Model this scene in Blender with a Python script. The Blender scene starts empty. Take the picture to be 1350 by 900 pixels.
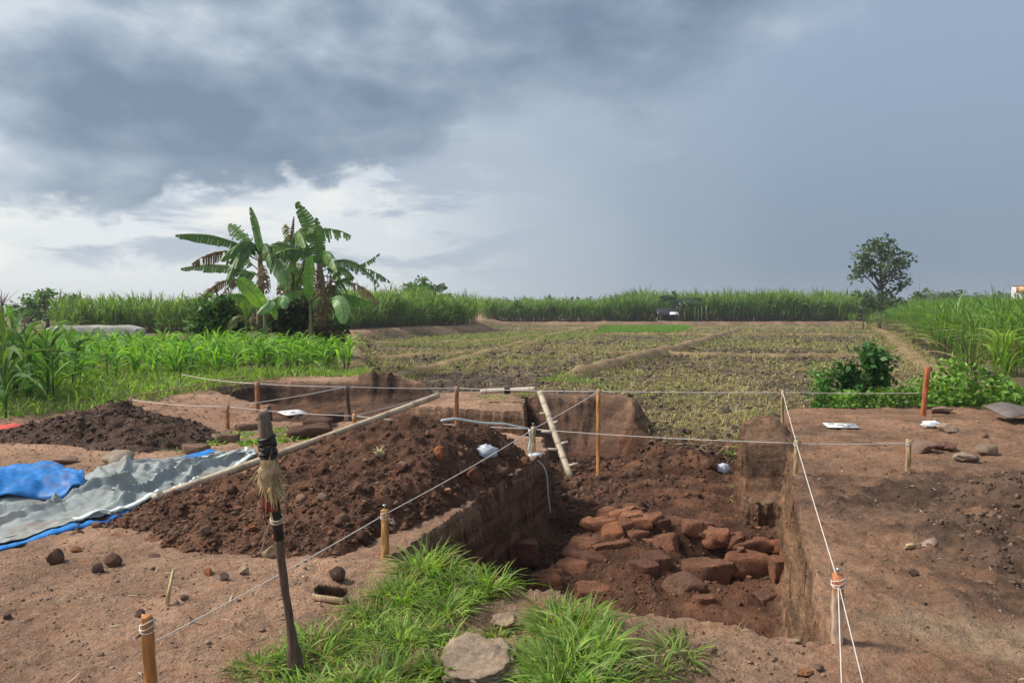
import bpy, bmesh, math, random
import numpy as np
from mathutils import Vector, Matrix, Euler

SC = bpy.context.scene
COL = SC.collection
R = math.radians
rng = np.random.default_rng(7)
random.seed(7)

# ------------------------------------------------------------------ camera
CAM_H, FPX, HOR = 1.65, 960.0, 405.0          # eye height, focal length and horizon row of the 1350 x 900 photograph
PITCH = math.atan((450 - HOR) / FPX)
cam = bpy.data.cameras.new('camera')
cam.sensor_width = 36.0
cam.lens = 36.0 * FPX / 1350.0
cam.clip_start, cam.clip_end = 0.05, 6000
cam_o = bpy.data.objects.new('camera', cam)
COL.objects.link(cam_o)
cam_o.location = (0, 0, CAM_H)
cam_o.rotation_euler = (R(90) - PITCH, 0, 0)
SC.camera = cam_o

def ray(px, py):
    u, v = (px - 675) / FPX, -(py - 450) / FPX
    c, s = math.cos(PITCH), math.sin(PITCH)
    return np.array([u, c + v * s, v * c - s])       # per unit of view depth

def at(px, py, y):                                   # the place on that line of sight at ground distance y
    d = ray(px, py)
    return np.array([0, 0, CAM_H]) + d * (y / d[1])

def atz(px, py, z):
    d = ray(px, py)
    return np.array([0, 0, CAM_H]) + d * ((z - CAM_H) / d[2])

# ------------------------------------------------------------------ light and exposure
SUN_DIR = Vector((-0.70, 0.06, 0.80)).normalized()  # towards the sun: from the left
SUN_EL = math.asin(SUN_DIR.z)
SUN_AZ = math.atan2(SUN_DIR.x, SUN_DIR.y)
sun = bpy.data.lights.new('sun', 'SUN')
sun.energy, sun.angle, sun.color = 3.5, R(13), (1.0, 0.93, 0.82)
sun_o = bpy.data.objects.new('sun', sun)
COL.objects.link(sun_o)
sun_o.rotation_euler = SUN_DIR.to_track_quat('Z', 'Y').to_euler()
vs = SC.view_settings
vs.view_transform, vs.look, vs.exposure, vs.gamma = 'Standard', 'None', 0.54, 1.0
vs.use_curve_mapping = False

def lin(r, g, b):
    f = lambda c: (c / 255) / 12.92 if c <= 10.3 else ((c / 255 + 0.055) / 1.055) ** 2.4
    return (f(r), f(g), f(b), 1.0)

# ------------------------------------------------------------------ sky: Nishita behind a bank of storm cloud
class NT:
    """small helper to write node trees as expressions"""
    def __init__(s, tree): s.t = tree; s.L = tree.links
    def new(s, kind, **kw):
        n = s.t.nodes.new(kind)
        for k, v in kw.items(): setattr(n, k, v)
        return n
    def put(s, sock, v):
        if hasattr(v, 'is_output'): s.L.new(v, sock)
        elif v is not None: sock.default_value = v
    def m(s, op, a, b=None, c=None, clamp=False):
        n = s.new('ShaderNodeMath', operation=op, use_clamp=clamp)
        for i, v in enumerate((a, b, c)):
            if v is not None: s.put(n.inputs[i], v)
        return n.outputs[0]
    def smooth(s, x, lo, hi, o0=0.0, o1=1.0):
        n = s.new('ShaderNodeMapRange', interpolation_type='SMOOTHSTEP')
        for i, v in enumerate((x, lo, hi, o0, o1)): s.put(n.inputs[i], v)
        return n.outputs[0]
    def mix(s, f, a, b, blend='MIX'):
        n = s.new('ShaderNodeMix', data_type='RGBA', blend_type=blend)
        s.put(n.inputs[0], f); s.put(n.inputs[6], a); s.put(n.inputs[7], b)
        return n.outputs[2]
    def noise(s, vec, scale, detail=4, rough=0.55, dist=0.0):
        n = s.new('ShaderNodeTexNoise')
        if vec is not None: s.L.new(vec, n.inputs['Vector'])
        n.inputs['Scale'].default_value = scale; n.inputs['Detail'].default_value = detail
        n.inputs['Roughness'].default_value = rough; n.inputs['Distortion'].default_value = dist
        return n.outputs[0]
    def ramp(s, f, stops, mode='LINEAR'):
        n = s.new('ShaderNodeValToRGB'); n.color_ramp.interpolation = mode
        e = n.color_ramp.elements
        while len(e) < len(stops): e.new(0.5)
        for el, (p, c) in zip(e, stops): el.position = p; el.color = c if len(c) == 4 else (*c, 1)
        s.put(n.inputs[0], f)
        return n.outputs[0]
    def curve(s, x, pts):
        n = s.new('ShaderNodeFloatCurve'); c = n.mapping.curves[0]
        n.mapping.use_clip = False
        while len(c.points) < len(pts): c.points.new(0.5, 0.5)
        for p, (a, b) in zip(c.points, pts): p.location = (a, b); p.handle_type = 'AUTO_CLAMPED'
        n.mapping.update()
        s.put(n.inputs['Value'], x)
        return n.outputs[0]
    def vec(s, x, y, z):
        n = s.new('ShaderNodeCombineXYZ')
        for i, v in enumerate((x, y, z)): s.put(n.inputs[i], v)
        return n.outputs[0]
    def sep(s, v):
        n = s.new('ShaderNodeSeparateXYZ'); s.L.new(v, n.inputs[0]); return n.outputs

def azel(px, py):
    d = ray(px, py); d = d / np.linalg.norm(d)
    return math.degrees(math.atan2(d[0], d[1])), math.degrees(math.asin(d[2]))

world = bpy.data.worlds.new('World')
SC.world = world
world.use_nodes = True
wt = world.node_tree
wt.nodes.clear()
W = NT(wt)
wout = W.new('ShaderNodeOutputWorld')
tc = W.new('ShaderNodeTexCoord').outputs['Generated']
X, Y, Z = W.sep(tc)
AZ = W.m('MULTIPLY', W.m('ARCTAN2', X, Y), 180 / math.pi)
EL = W.m('MULTIPLY', W.m('ARCSINE', Z), 180 / math.pi)
AZN = W.m('MULTIPLY_ADD', AZ, 1 / 360, 0.5)
zz = W.m('ADD', W.m('MAXIMUM', Z, 0.0), 0.16)
PL = W.vec(W.m('DIVIDE', X, zz), W.m('DIVIDE', Y, zz), 0.0)      # the cloud deck seen in perspective
DV = W.vec(X, Y, W.m('MULTIPLY', Z, 1.9))                        # the same deck as soft heaps, seen from below
n_big = W.noise(DV, 3.4, 4, 0.5, 0.2)
n_mid = W.noise(DV, 7.5, 5, 0.52, 0.15)
n_fin = W.noise(DV, 17.0, 6, 0.6, 0.1)
# lower edge of the dark bank, read along the horizon
edge_px = [(-260, 330), (-120, 300), (0, 262), (80, 282), (150, 300), (195, 262), (240, 244), (330, 238), (450, 222),
           (560, 200), (650, 165), (720, 148), (860, 142), (910, 110), (1000, 50), (1080, -10), (1200, -90)]
pts = [(0.0, 0.7), (0.22, 0.45)]
for p in edge_px:
    a, e = azel(*p)
    pts.append((a / 360 + 0.5, e / 60))
pts += [(0.72, 0.62), (1.0, 0.7)]
EDGE = W.m('MULTIPLY', W.curve(AZN, pts), 60.0)
rel = W.m('SUBTRACT', EL, EDGE)
rel = W.m('ADD', rel, W.m('MULTIPLY_ADD', n_mid, 8.0, -4.0))
rel = W.m('ADD', rel, W.m('MULTIPLY_ADD', n_fin, 5.0, -2.5))
soft = W.smooth(AZ, -16.0, 6.0, .9, 4.0)
deck = W.smooth(rel, W.m('MULTIPLY', soft, -1.0), soft)
# air under the bank: bright to the left, rain-blue to the right
base_t = W.curve(AZN, [(0.0, .55), (.2, .22), (azel(0, 405)[0] / 360 + .5, .03), (azel(300, 405)[0] / 360 + .5, .08), (azel(460, 405)[0] / 360 + .5, .20), (azel(570, 405)[0] / 360 + .5, .36),
                       (azel(680, 405)[0] / 360 + .5, .52), (azel(800, 405)[0] / 360 + .5, .68), (azel(960, 405)[0] / 360 + .5, .86), (azel(1200, 405)[0] / 360 + .5, .97), (.68, .95), (1.0, .55)])
base_t = W.m('ADD', base_t, W.m('MULTIPLY_ADD', n_big, .16, -.08), clamp=True)
low = W.ramp(base_t, [(0, lin(226, 231, 234)), (.28, lin(213, 220, 226)), (.5, lin(182, 193, 204)), (.75, lin(150, 165, 182)), (1, lin(128, 146, 167))])
high = W.ramp(base_t, [(0, lin(232, 234, 236)), (.28, lin(205, 214, 224)), (.5, lin(175, 190, 206)), (.75, lin(158, 174, 194)), (1, lin(147, 167, 190))])
air = W.mix(W.smooth(EL, 2.0, 20.0), low, high)
# small grey cloudlets and white gaps in the bright part
cl_n = W.noise(W.vec(W.m('MULTIPLY', AZ, .055), W.m('MULTIPLY', EL, .19), 3.3), 1.7, 7, .6, .35)
cl = W.m('MULTIPLY', W.smooth(cl_n, .49, .60), W.m('MULTIPLY', W.smooth(EL, 1.0, 4.0), W.smooth(base_t, .72, .3)))
air = W.mix(W.m('MULTIPLY', cl, .75), air, lin(160, 174, 194))
wh_n = W.noise(W.vec(W.m('MULTIPLY', AZ, .07), W.m('MULTIPLY', EL, .2), 9.1), 1.5, 5, .55, .2)
air = W.mix(W.m('MULTIPLY', W.smooth(wh_n, .52, .7), W.smooth(base_t, .5, .1)), air, lin(240, 240, 236))
# the bank itself: darkest just over its edge, paler higher up
lite = W.m('ADD', W.smooth(rel, 5.0, 17.0, 0.22, 0.62), W.m('MULTIPLY_ADD', n_big, 1.5, -.75))
lite = W.m('ADD', lite, W.m('MULTIPLY_ADD', n_mid, 1.7, -.85))
lite = W.m('ADD', lite, W.smooth(AZ, -22.0, -40.0, 0.0, .42))
lite = W.m('ADD', lite, W.smooth(rel, 2.0, -3.0, 0.0, .35), clamp=True)
bank = W.ramp(lite, [(0, lin(117, 137, 158)), (.3, lin(138, 155, 174)), (.65, lin(169, 183, 198)), (1, lin(207, 214, 222))])
cloud = W.mix(deck, air, bank)
sky = W.new('ShaderNodeTexSky', sky_type='NISHITA', sun_disc=False)
sky.sun_elevation, sky.sun_rotation = SUN_EL, SUN_AZ
sky.air_density, sky.dust_density = 1.2, 2.0
b1 = W.new('ShaderNodeBackground'); W.L.new(sky.outputs[0], b1.inputs[0]); b1.inputs[1].default_value = 0.10
b2 = W.new('ShaderNodeBackground'); W.L.new(cloud, b2.inputs[0]); b2.inputs[1].default_value = 0.735
ms = W.new('ShaderNodeMixShader'); ms.inputs[0].default_value = 0.94       # cloud cover over the clear sky
W.L.new(b1.outputs[0], ms.inputs[1]); W.L.new(b2.outputs[0], ms.inputs[2])
W.L.new(ms.outputs[0], wout.inputs[0])

# ------------------------------------------------------------------ noise for shapes
def _hash(ix, iy, iz):
    n = (ix.astype(np.int64) * 374761393 + iy.astype(np.int64) * 668265263 + iz.astype(np.int64) * 1442695041) & 0xFFFFFFFF
    n = ((n ^ (n >> 13)) * 1274126177) & 0xFFFFFFFF
    n = ((n ^ (n >> 16)) * 2246822519) & 0xFFFFFFFF
    return ((n ^ (n >> 15)) & 0xFFFFFF) / float(0xFFFFFF)

def vnoise(x, y, z=None):
    x = np.asarray(x, float); y = np.asarray(y, float)
    z = np.zeros_like(x) if z is None else np.asarray(z, float) + 0 * x
    fx, fy, fz = np.floor(x), np.floor(y), np.floor(z)
    tx, ty, tz = x - fx, y - fy, z - fz
    tx, ty, tz = (t * t * t * (t * (6 * t - 15) + 10) for t in (tx, ty, tz))
    o = 0
    for i in (0, 1):
        wx = tx if i else 1 - tx
        for j in (0, 1):
            wy = ty if j else 1 - ty
            for k in (0, 1):
                o = o + _hash(fx + i, fy + j, fz + k) * wx * wy * (tz if k else 1 - tz)
    return o * 2 - 1

def fbm(x, y, z=None, o=4, g=.5):
    s, a, f = 0, 1, 1
    for i in range(o):
        s = s + a * vnoise(np.asarray(x) * f + 17.3 * i, np.asarray(y) * f - 9.1 * i, None if z is None else np.asarray(z) * f + 5.7 * i)
        a *= g; f *= 2.03
    return s

def sstep(x, a, b):
    t = np.clip((x - a) / (b - a), 0, 1)
    return t * t * (3 - 2 * t)

def sdpoly(x, y, P):
    """signed distance to polygon P, negative inside"""
    P = np.asarray(P, float); d = np.full(x.shape, 1e18); ins = np.zeros(x.shape, bool)
    for i in range(len(P)):
        a, b = P[i - 1], P[i]
        e = b - a
        wx, wy = x - a[0], y - a[1]
        t = np.clip((wx * e[0] + wy * e[1]) / (e @ e), 0, 1)
        d = np.minimum(d, (wx - e[0] * t) ** 2 + (wy - e[1] * t) ** 2)
        if a[1] != b[1]:
            c = ((a[1] > y) != (b[1] > y)) & (x < (b[0] - a[0]) * (y - a[1]) / (b[1] - a[1]) + a[0])
            ins ^= c
    d = np.sqrt(d)
    return np.where(ins, -d, d)

def dline(x, y, P):
    """distance to an open polyline"""
    P = np.asarray(P, float); d = np.full(x.shape, 1e18)
    for a, b in zip(P[:-1], P[1:]):
        e = b - a
        t = np.clip(((x - a[0]) * e[0] + (y - a[1]) * e[1]) / (e @ e), 0, 1)
        d = np.minimum(d, (x - a[0] - e[0] * t) ** 2 + (y - a[1] - e[1] * t) ** 2)
    return np.sqrt(d)

# ------------------------------------------------------------------ meshes, tags, materials
def mesh_np(name, V, F, mat=None, col=None, smooth=False, uvw=None):
    """V (n,3); F: (m,3) or (m,4) array, or a list of such arrays"""
    Fs = [np.asarray(f, np.int32) for f in (F if isinstance(F, list) else [F]) if len(f)]
    me = bpy.data.meshes.new(name)
    V = np.ascontiguousarray(V, np.float32)
    me.vertices.add(len(V)); me.vertices.foreach_set('co', V.ravel())
    nl = sum(f.size for f in Fs); nf = sum(len(f) for f in Fs)
    me.loops.add(nl); me.polygons.add(nf)
    me.loops.foreach_set('vertex_index', np.concatenate([f.ravel() for f in Fs]))
    cnt = np.concatenate([np.full(len(f), f.shape[1], np.int32) for f in Fs])
    me.polygons.foreach_set('loop_start', np.concatenate([[0], np.cumsum(cnt)[:-1]]).astype(np.int32))
    if smooth: me.polygons.foreach_set('use_smooth', np.ones(nf, bool))
    if col is not None:
        a = me.color_attributes.new('Col', 'FLOAT_COLOR', 'POINT')
        c = np.ones((len(V), 4), np.float32); c[:, :3] = col
        a.data.foreach_set('color', c.ravel())
    me.update(calc_edges=True)
    if mat: me.materials.append(mat)
    return me

def link(name, me, parent=None, loc=None, rot=None, scale=None):
    o = bpy.data.objects.new(name, me); COL.objects.link(o)
    if parent is not None: o.parent = parent
    if loc is not None: o.location = [float(c) for c in loc]
    if rot is not None: o.rotation_euler = rot
    if scale is not None: o.scale = scale if hasattr(scale, '__len__') else (scale,) * 3
    return o

def tag(o, label=None, cat=None, group=None, kind=None):
    for k, v in (('label', label), ('category', cat), ('group', group), ('kind', kind)):
        if v: o[k] = v
    return o

def thing(name, label, cat, loc=(0, 0, 0), rz=0.0, group=None):
    o = bpy.data.objects.new(name, None); COL.objects.link(o)
    o.empty_display_size = 0.1
    o.location = [float(c) for c in loc]; o.rotation_euler = (0, 0, rz)
    return tag(o, label, cat, group)

def copy_tree(o, parent=None):
    c = o.copy(); COL.objects.link(c)
    if parent is not None: c.parent = parent
    for ch in o.children: copy_tree(ch, c)
    return c

class MB:
    """collects shapes for ONE mesh object"""
    def __init__(s): s.V = []; s.T = []; s.C = []; s.n = 0
    def add(s, V, F, col=(1, 1, 1)):
        V = np.asarray(V, float)
        F = np.asarray(F, int)
        if F.shape[1] == 4: F = np.concatenate([F[:, [0, 1, 2]], F[:, [0, 2, 3]]])
        s.V.append(V); s.T.append(F + s.n); s.n += len(V)
        c = np.empty((len(V), 3)); c[:] = col; s.C.append(c)
        return s
    def tube(s, pts, rad, n=8, col=(1, 1, 1), cap=True, jit=0.0):
        P = np.asarray(pts, float); rad = np.broadcast_to(np.asarray(rad, float), (len(P),))
        T = np.gradient(P, axis=0); T /= np.linalg.norm(T, axis=1)[:, None] + 1e-12
        up = np.array([0, 0, 1.0]) if abs(T[0, 2]) < .9 else np.array([1.0, 0, 0])
        A = np.cross(T, up); A /= np.linalg.norm(A, axis=1)[:, None] + 1e-12
        B = np.cross(T, A)
        th = np.linspace(0, 2 * np.pi, n, endpoint=False)
        rr = rad[:, None] * (1 + jit * rng.standard_normal((len(P), n)))
        V = P[:, None] + rr[..., None] * (np.cos(th)[None, :, None] * A[:, None] + np.sin(th)[None, :, None] * B[:, None])
        V = V.reshape(-1, 3); F = []
        for i in range(len(P) - 1):
            for j in range(n):
                k = (j + 1) % n
                F.append((i * n + j, i * n + k, (i + 1) * n + k, (i + 1) * n + j))
        F = np.array(F); F = np.concatenate([F[:, [0, 1, 2]], F[:, [0, 2, 3]]]).tolist()
        if cap:
            V = np.concatenate([V, P[[0]], P[[-1]]]); a, b = len(V) - 2, len(V) - 1
            for j in range(n):
                k = (j + 1) % n
                F.append((a, k, j)); F.append((b, (len(P) - 1) * n + j, (len(P) - 1) * n + k))
        return s.add(V, np.array(F), col)
    def ribbon(s, pts, wid, side, col=(1, 1, 1)):
        P = np.asarray(pts, float); w = np.broadcast_to(np.asarray(wid, float), (len(P),)) / 2
        side = np.asarray(side, float)
        if side.ndim == 1: side = np.broadcast_to(side, P.shape)
        V = np.concatenate([P - side * w[:, None], P + side * w[:, None]]); n = len(P)
        F = [(i, i + 1, n + i + 1, n + i) for i in range(n - 1)]
        return s.add(V, F, col)
    def mesh(s, name, mat, smooth=False):
        return mesh_np(name, np.concatenate(s.V), np.concatenate(s.T), mat, np.concatenate(s.C), smooth)
    def build(s, name, mat, parent=None, smooth=False, **kw):
        return link(name, s.mesh(name, mat, smooth), parent, **kw)

def base_mat(name):
    m = bpy.data.materials.new(name); m.use_nodes = True
    t = m.node_tree; t.nodes.clear()
    n = NT(t); out = n.new('ShaderNodeOutputMaterial'); p = n.new('ShaderNodeBsdfPrincipled')
    t.links.new(p.outputs[0], out.inputs[0])
    p.inputs['Specular IOR Level'].default_value = 0.3
    return m, n, p, out

def attr(n, name='Col'):
    return n.new('ShaderNodeAttribute', attribute_name=name).outputs['Color']

def coords(n): return n.new('ShaderNodeTexCoord').outputs['Object']

def soil_mat(name, lo=.62, hi=1.32, bump=.6, rough=.95, use_attr=True, color=None, scl=1.0, bd=.02, hue=True, layers=False):
    m, n, p, out = base_mat(name)
    c = coords(n)
    a = n.noise(c, 2.2 * scl, 5, .6); b = n.noise(c, 17 * scl, 6, .65); d = n.noise(c, 95 * scl, 4, .7)
    f = n.m('ADD', n.m('MULTIPLY', a, .34), n.m('ADD', n.m('MULTIPLY', b, .36), n.m('MULTIPLY', d, .3)))
    k = n.smooth(f, .34, .66, lo, hi)
    src = attr(n) if use_attr else (*color, 1)
    col = n.mix(1.0, src, k, 'MULTIPLY')
    if hue:
        h = n.smooth(n.noise(c, 5 * scl, 4, .6), .45, .68, 0, .28)
        col = n.mix(h, col, n.mix(1.0, src, (1.18, .86, .66, 1), 'MULTIPLY'))
        g = n.smooth(n.noise(c, 150, 2, .6), .66, .78, 0, .5)          # dry grains and straw dust
        col = n.mix(g, col, n.mix(1.0, src, (1.7, 1.65, 1.55, 1), 'MULTIPLY'))
    if layers:                                                # cut faces show bands of earth and small inclusions
        g = n.new('ShaderNodeNewGeometry'); nz = n.sep(g.outputs['True Normal'])[2]
        st = n.smooth(n.m('ABSOLUTE', nz), .75, .35)
        sx = n.sep(c); band = n.noise(n.vec(n.m('MULTIPLY', sx[0], .7), n.m('MULTIPLY', sx[1], .7), n.m('MULTIPLY', sx[2], 11.0)), 1.0, 5, .6, .3)
        col = n.mix(st, col, n.mix(1.0, col, n.smooth(band, .32, .68, .58, 1.4), 'MULTIPLY'))
        vo = n.new('ShaderNodeTexVoronoi'); n.L.new(c, vo.inputs['Vector']); vo.inputs['Scale'].default_value = 17; vo.inputs['Randomness'].default_value = 1
        inc = n.m('MULTIPLY', n.smooth(vo.outputs['Distance'], .24, .14), n.m('MULTIPLY', st, n.smooth(n.noise(c, 6, 2), .5, .6)))
        col = n.mix(inc, col, n.mix(1.0, col, (1.75, 1.6, 1.5, 1), 'MULTIPLY'))
    n.put(p.inputs['Base Color'], col)
    p.inputs['Roughness'].default_value = rough
    p.inputs['Specular IOR Level'].default_value = .2
    bp = n.new('ShaderNodeBump'); bp.inputs['Strength'].default_value = bump; bp.inputs['Distance'].default_value = bd
    hgt = n.m('ADD', n.m('MULTIPLY', b, .75), n.m('ADD', n.m('MULTIPLY', n.noise(c, 44 * scl, 5, .65), .45), n.m('MULTIPLY', d, .22)))
    n.put(bp.inputs['Height'], hgt); n.L.new(bp.outputs[0], p.inputs['Normal'])
    return m

def leaf_mat(name, trans=.35, rough=.55, vary=.25, spec=.35):
    m, n, p, out = base_mat(name)
    c = coords(n)
    k = n.smooth(n.noise(c, 9, 3, .6), .3, .7, 1 - vary, 1 + vary)
    col = n.mix(1.0, attr(n), k, 'MULTIPLY')
    n.put(p.inputs['Base Color'], col)
    p.inputs['Roughness'].default_value = rough; p.inputs['Specular IOR Level'].default_value = spec
    if trans:
        t = n.new('ShaderNodeBsdfTranslucent')
        n.put(t.inputs[0], n.mix(1.0, col, (1.25, 1.3, .6, 1), 'MULTIPLY'))
        x = n.new('ShaderNodeMixShader'); x.inputs[0].default_value = trans
        n.L.new(p.outputs[0], x.inputs[1]); n.L.new(t.outputs[0], x.inputs[2]); n.L.new(x.outputs[0], out.inputs[0])
    return m

def plain_mat(name, color, rough=.6, vary=.15, scale=30, bump=0.0, spec=.35, metal=0.0, use_attr=False, stretch=None, trans=0.0, bd=.003):
    m, n, p, out = base_mat(name)
    c = coords(n)
    if stretch:
        mp = n.new('ShaderNodeMapping'); n.L.new(c, mp.inputs[0]); mp.inputs['Scale'].default_value = stretch; c = mp.outputs[0]
    t = n.noise(c, scale, 5, .62)
    k = n.smooth(t, .28, .72, 1 - vary, 1 + vary)
    src = attr(n) if use_attr else (*color, 1)
    col = n.mix(1.0, src, k, 'MULTIPLY')
    n.put(p.inputs['Base Color'], col)
    p.inputs['Roughness'].default_value = rough; p.inputs['Specular IOR Level'].default_value = spec; p.inputs['Metallic'].default_value = metal
    if bump:
        bp = n.new('ShaderNodeBump'); bp.inputs['Strength'].default_value = bump; bp.inputs['Distance'].default_value = bd
        n.put(bp.inputs['Height'], t); n.L.new(bp.outputs[0], p.inputs['Normal'])
    if trans:
        tb = n.new('ShaderNodeBsdfTranslucent'); n.put(tb.inputs[0], col)
        x = n.new('ShaderNodeMixShader'); x.inputs[0].default_value = trans
        n.L.new(p.outputs[0], x.inputs[1]); n.L.new(tb.outputs[0], x.inputs[2]); n.L.new(x.outputs[0], out.inputs[0])
    return m
# ------------------------------------------------------------------ the ground: one sheet with pits, field, bunds and banks
A_, B_, C_, D_ = (1.55, 3.52), (-.80, 4.72), (.36, 8.2), (2.77, 7.2)
PIT_NEAR = [A_, (0.50, 3.95), B_, C_, (1.5, 8.9), (2.88, 7.55), D_]
PIT_FAR = [(.36, 8.1), (.42, 9.15), (.22, 11.4), (.2, 13.0), (1.55, 13.3), (2.15, 12.6), (3.3, 12.9), (4.3, 11.3), (4.06, 10.5), (2.77, 7.3)]
PIT_BACK = [(-2.2, 9.4), (.5, 9.2), (.42, 10.4), (.28, 11.45), (-1.9, 11.8)]
PIT_SHELF = [(-6.0, 14.6), (-5.4, 16.0), (-3.6, 16.2), (-1.7, 15.8), (-1.5, 12.5), (-4.2, 12.4), (-5.1, 13.2)]
PIT_LEFT = [(-4.15, 12.6), (-1.7, 12.7), (-1.7, 10.4), (-3.7, 10.5)]
FIELD_Z = -.60
# the raised site and the land behind it, seen against the lower rice field
SITE = [(-400, -60), (400, -60), (400, 12.5), (16, 12.6), (9, 12.2), (5.2, 11.9), (4.75, 12.0), (4.5, 11.7), (4.25, 10.9), (2.0, 11.6), (2.1, 13.4), (1.9, 14.1), (.2, 13.9),
        (-1.7, 13.4), (-2.1, 16.2), (-3.2, 17.4), (-4.2, 20), (-7, 32), (-10.7, 48), (-7.5, 58), (-3.5, 66), (-3.8, 95), (-8, 400), (-400, 400)]
BUNDS = [  # polyline, half width, height
    ([(1.75, 22.8), (8.6, 37.5), (20.5, 66)], .36, .34),
    ([(-4.2, 20.2), (.6, 45), (3.8, 60), (12, 93)], .35, .16),
    ([(-7.2, 30.0), (.0, 37.5), (2.4, 52)], .32, .14),
    ([(3.9, 35.0), (9.0, 33.5), (18.5, 32.5)], .35, .16),
    ([(7.2, 60), (16, 58), (31, 57)], .4, .18),
    ([(-9.6, 44), (-2.5, 46), (3.3, 57)], .4, .15),
    ([(-4, 72), (12, 75), (40, 77)], .5, .2),
    ([(11.4, 18), (13.9, 23), (17.2, 31), (31, 60), (46, 95)], .5, .16),
    ([(-3.6, 92), (46, 93.5)], 1.5, .42),
]

def axis(breaks):
    out = [breaks[0][0]]
    for (a, s0), (b, s1) in zip(breaks[:-1], breaks[1:]):
        x = a
        while True:
            t = (x - a) / (b - a)
            st = s0 * (s1 / s0) ** t
            if x + st * 1.4 >= b: break
            x += st; out.append(x)
        out.append(b)
    return np.array(out)

gx = axis([(-620, 90), (-90, 3.0), (-30, .7), (-7, .06), (-1.6, .045), (-1.2, .022), (3.3, .022), (3.7, .045), (7, .06), (30, .7), (90, 3.0), (620, 90)])
gy = axis([(-60, 12), (1.5, .08), (3.0, .026), (9.5, .026), (13.5, .05), (17, .08), (40, .35), (100, 1.1), (400, 16), (760, 60)])
GX, GY = np.meshgrid(gx, gy)
x, y = GX.ravel(), GY.ravel()

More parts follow.
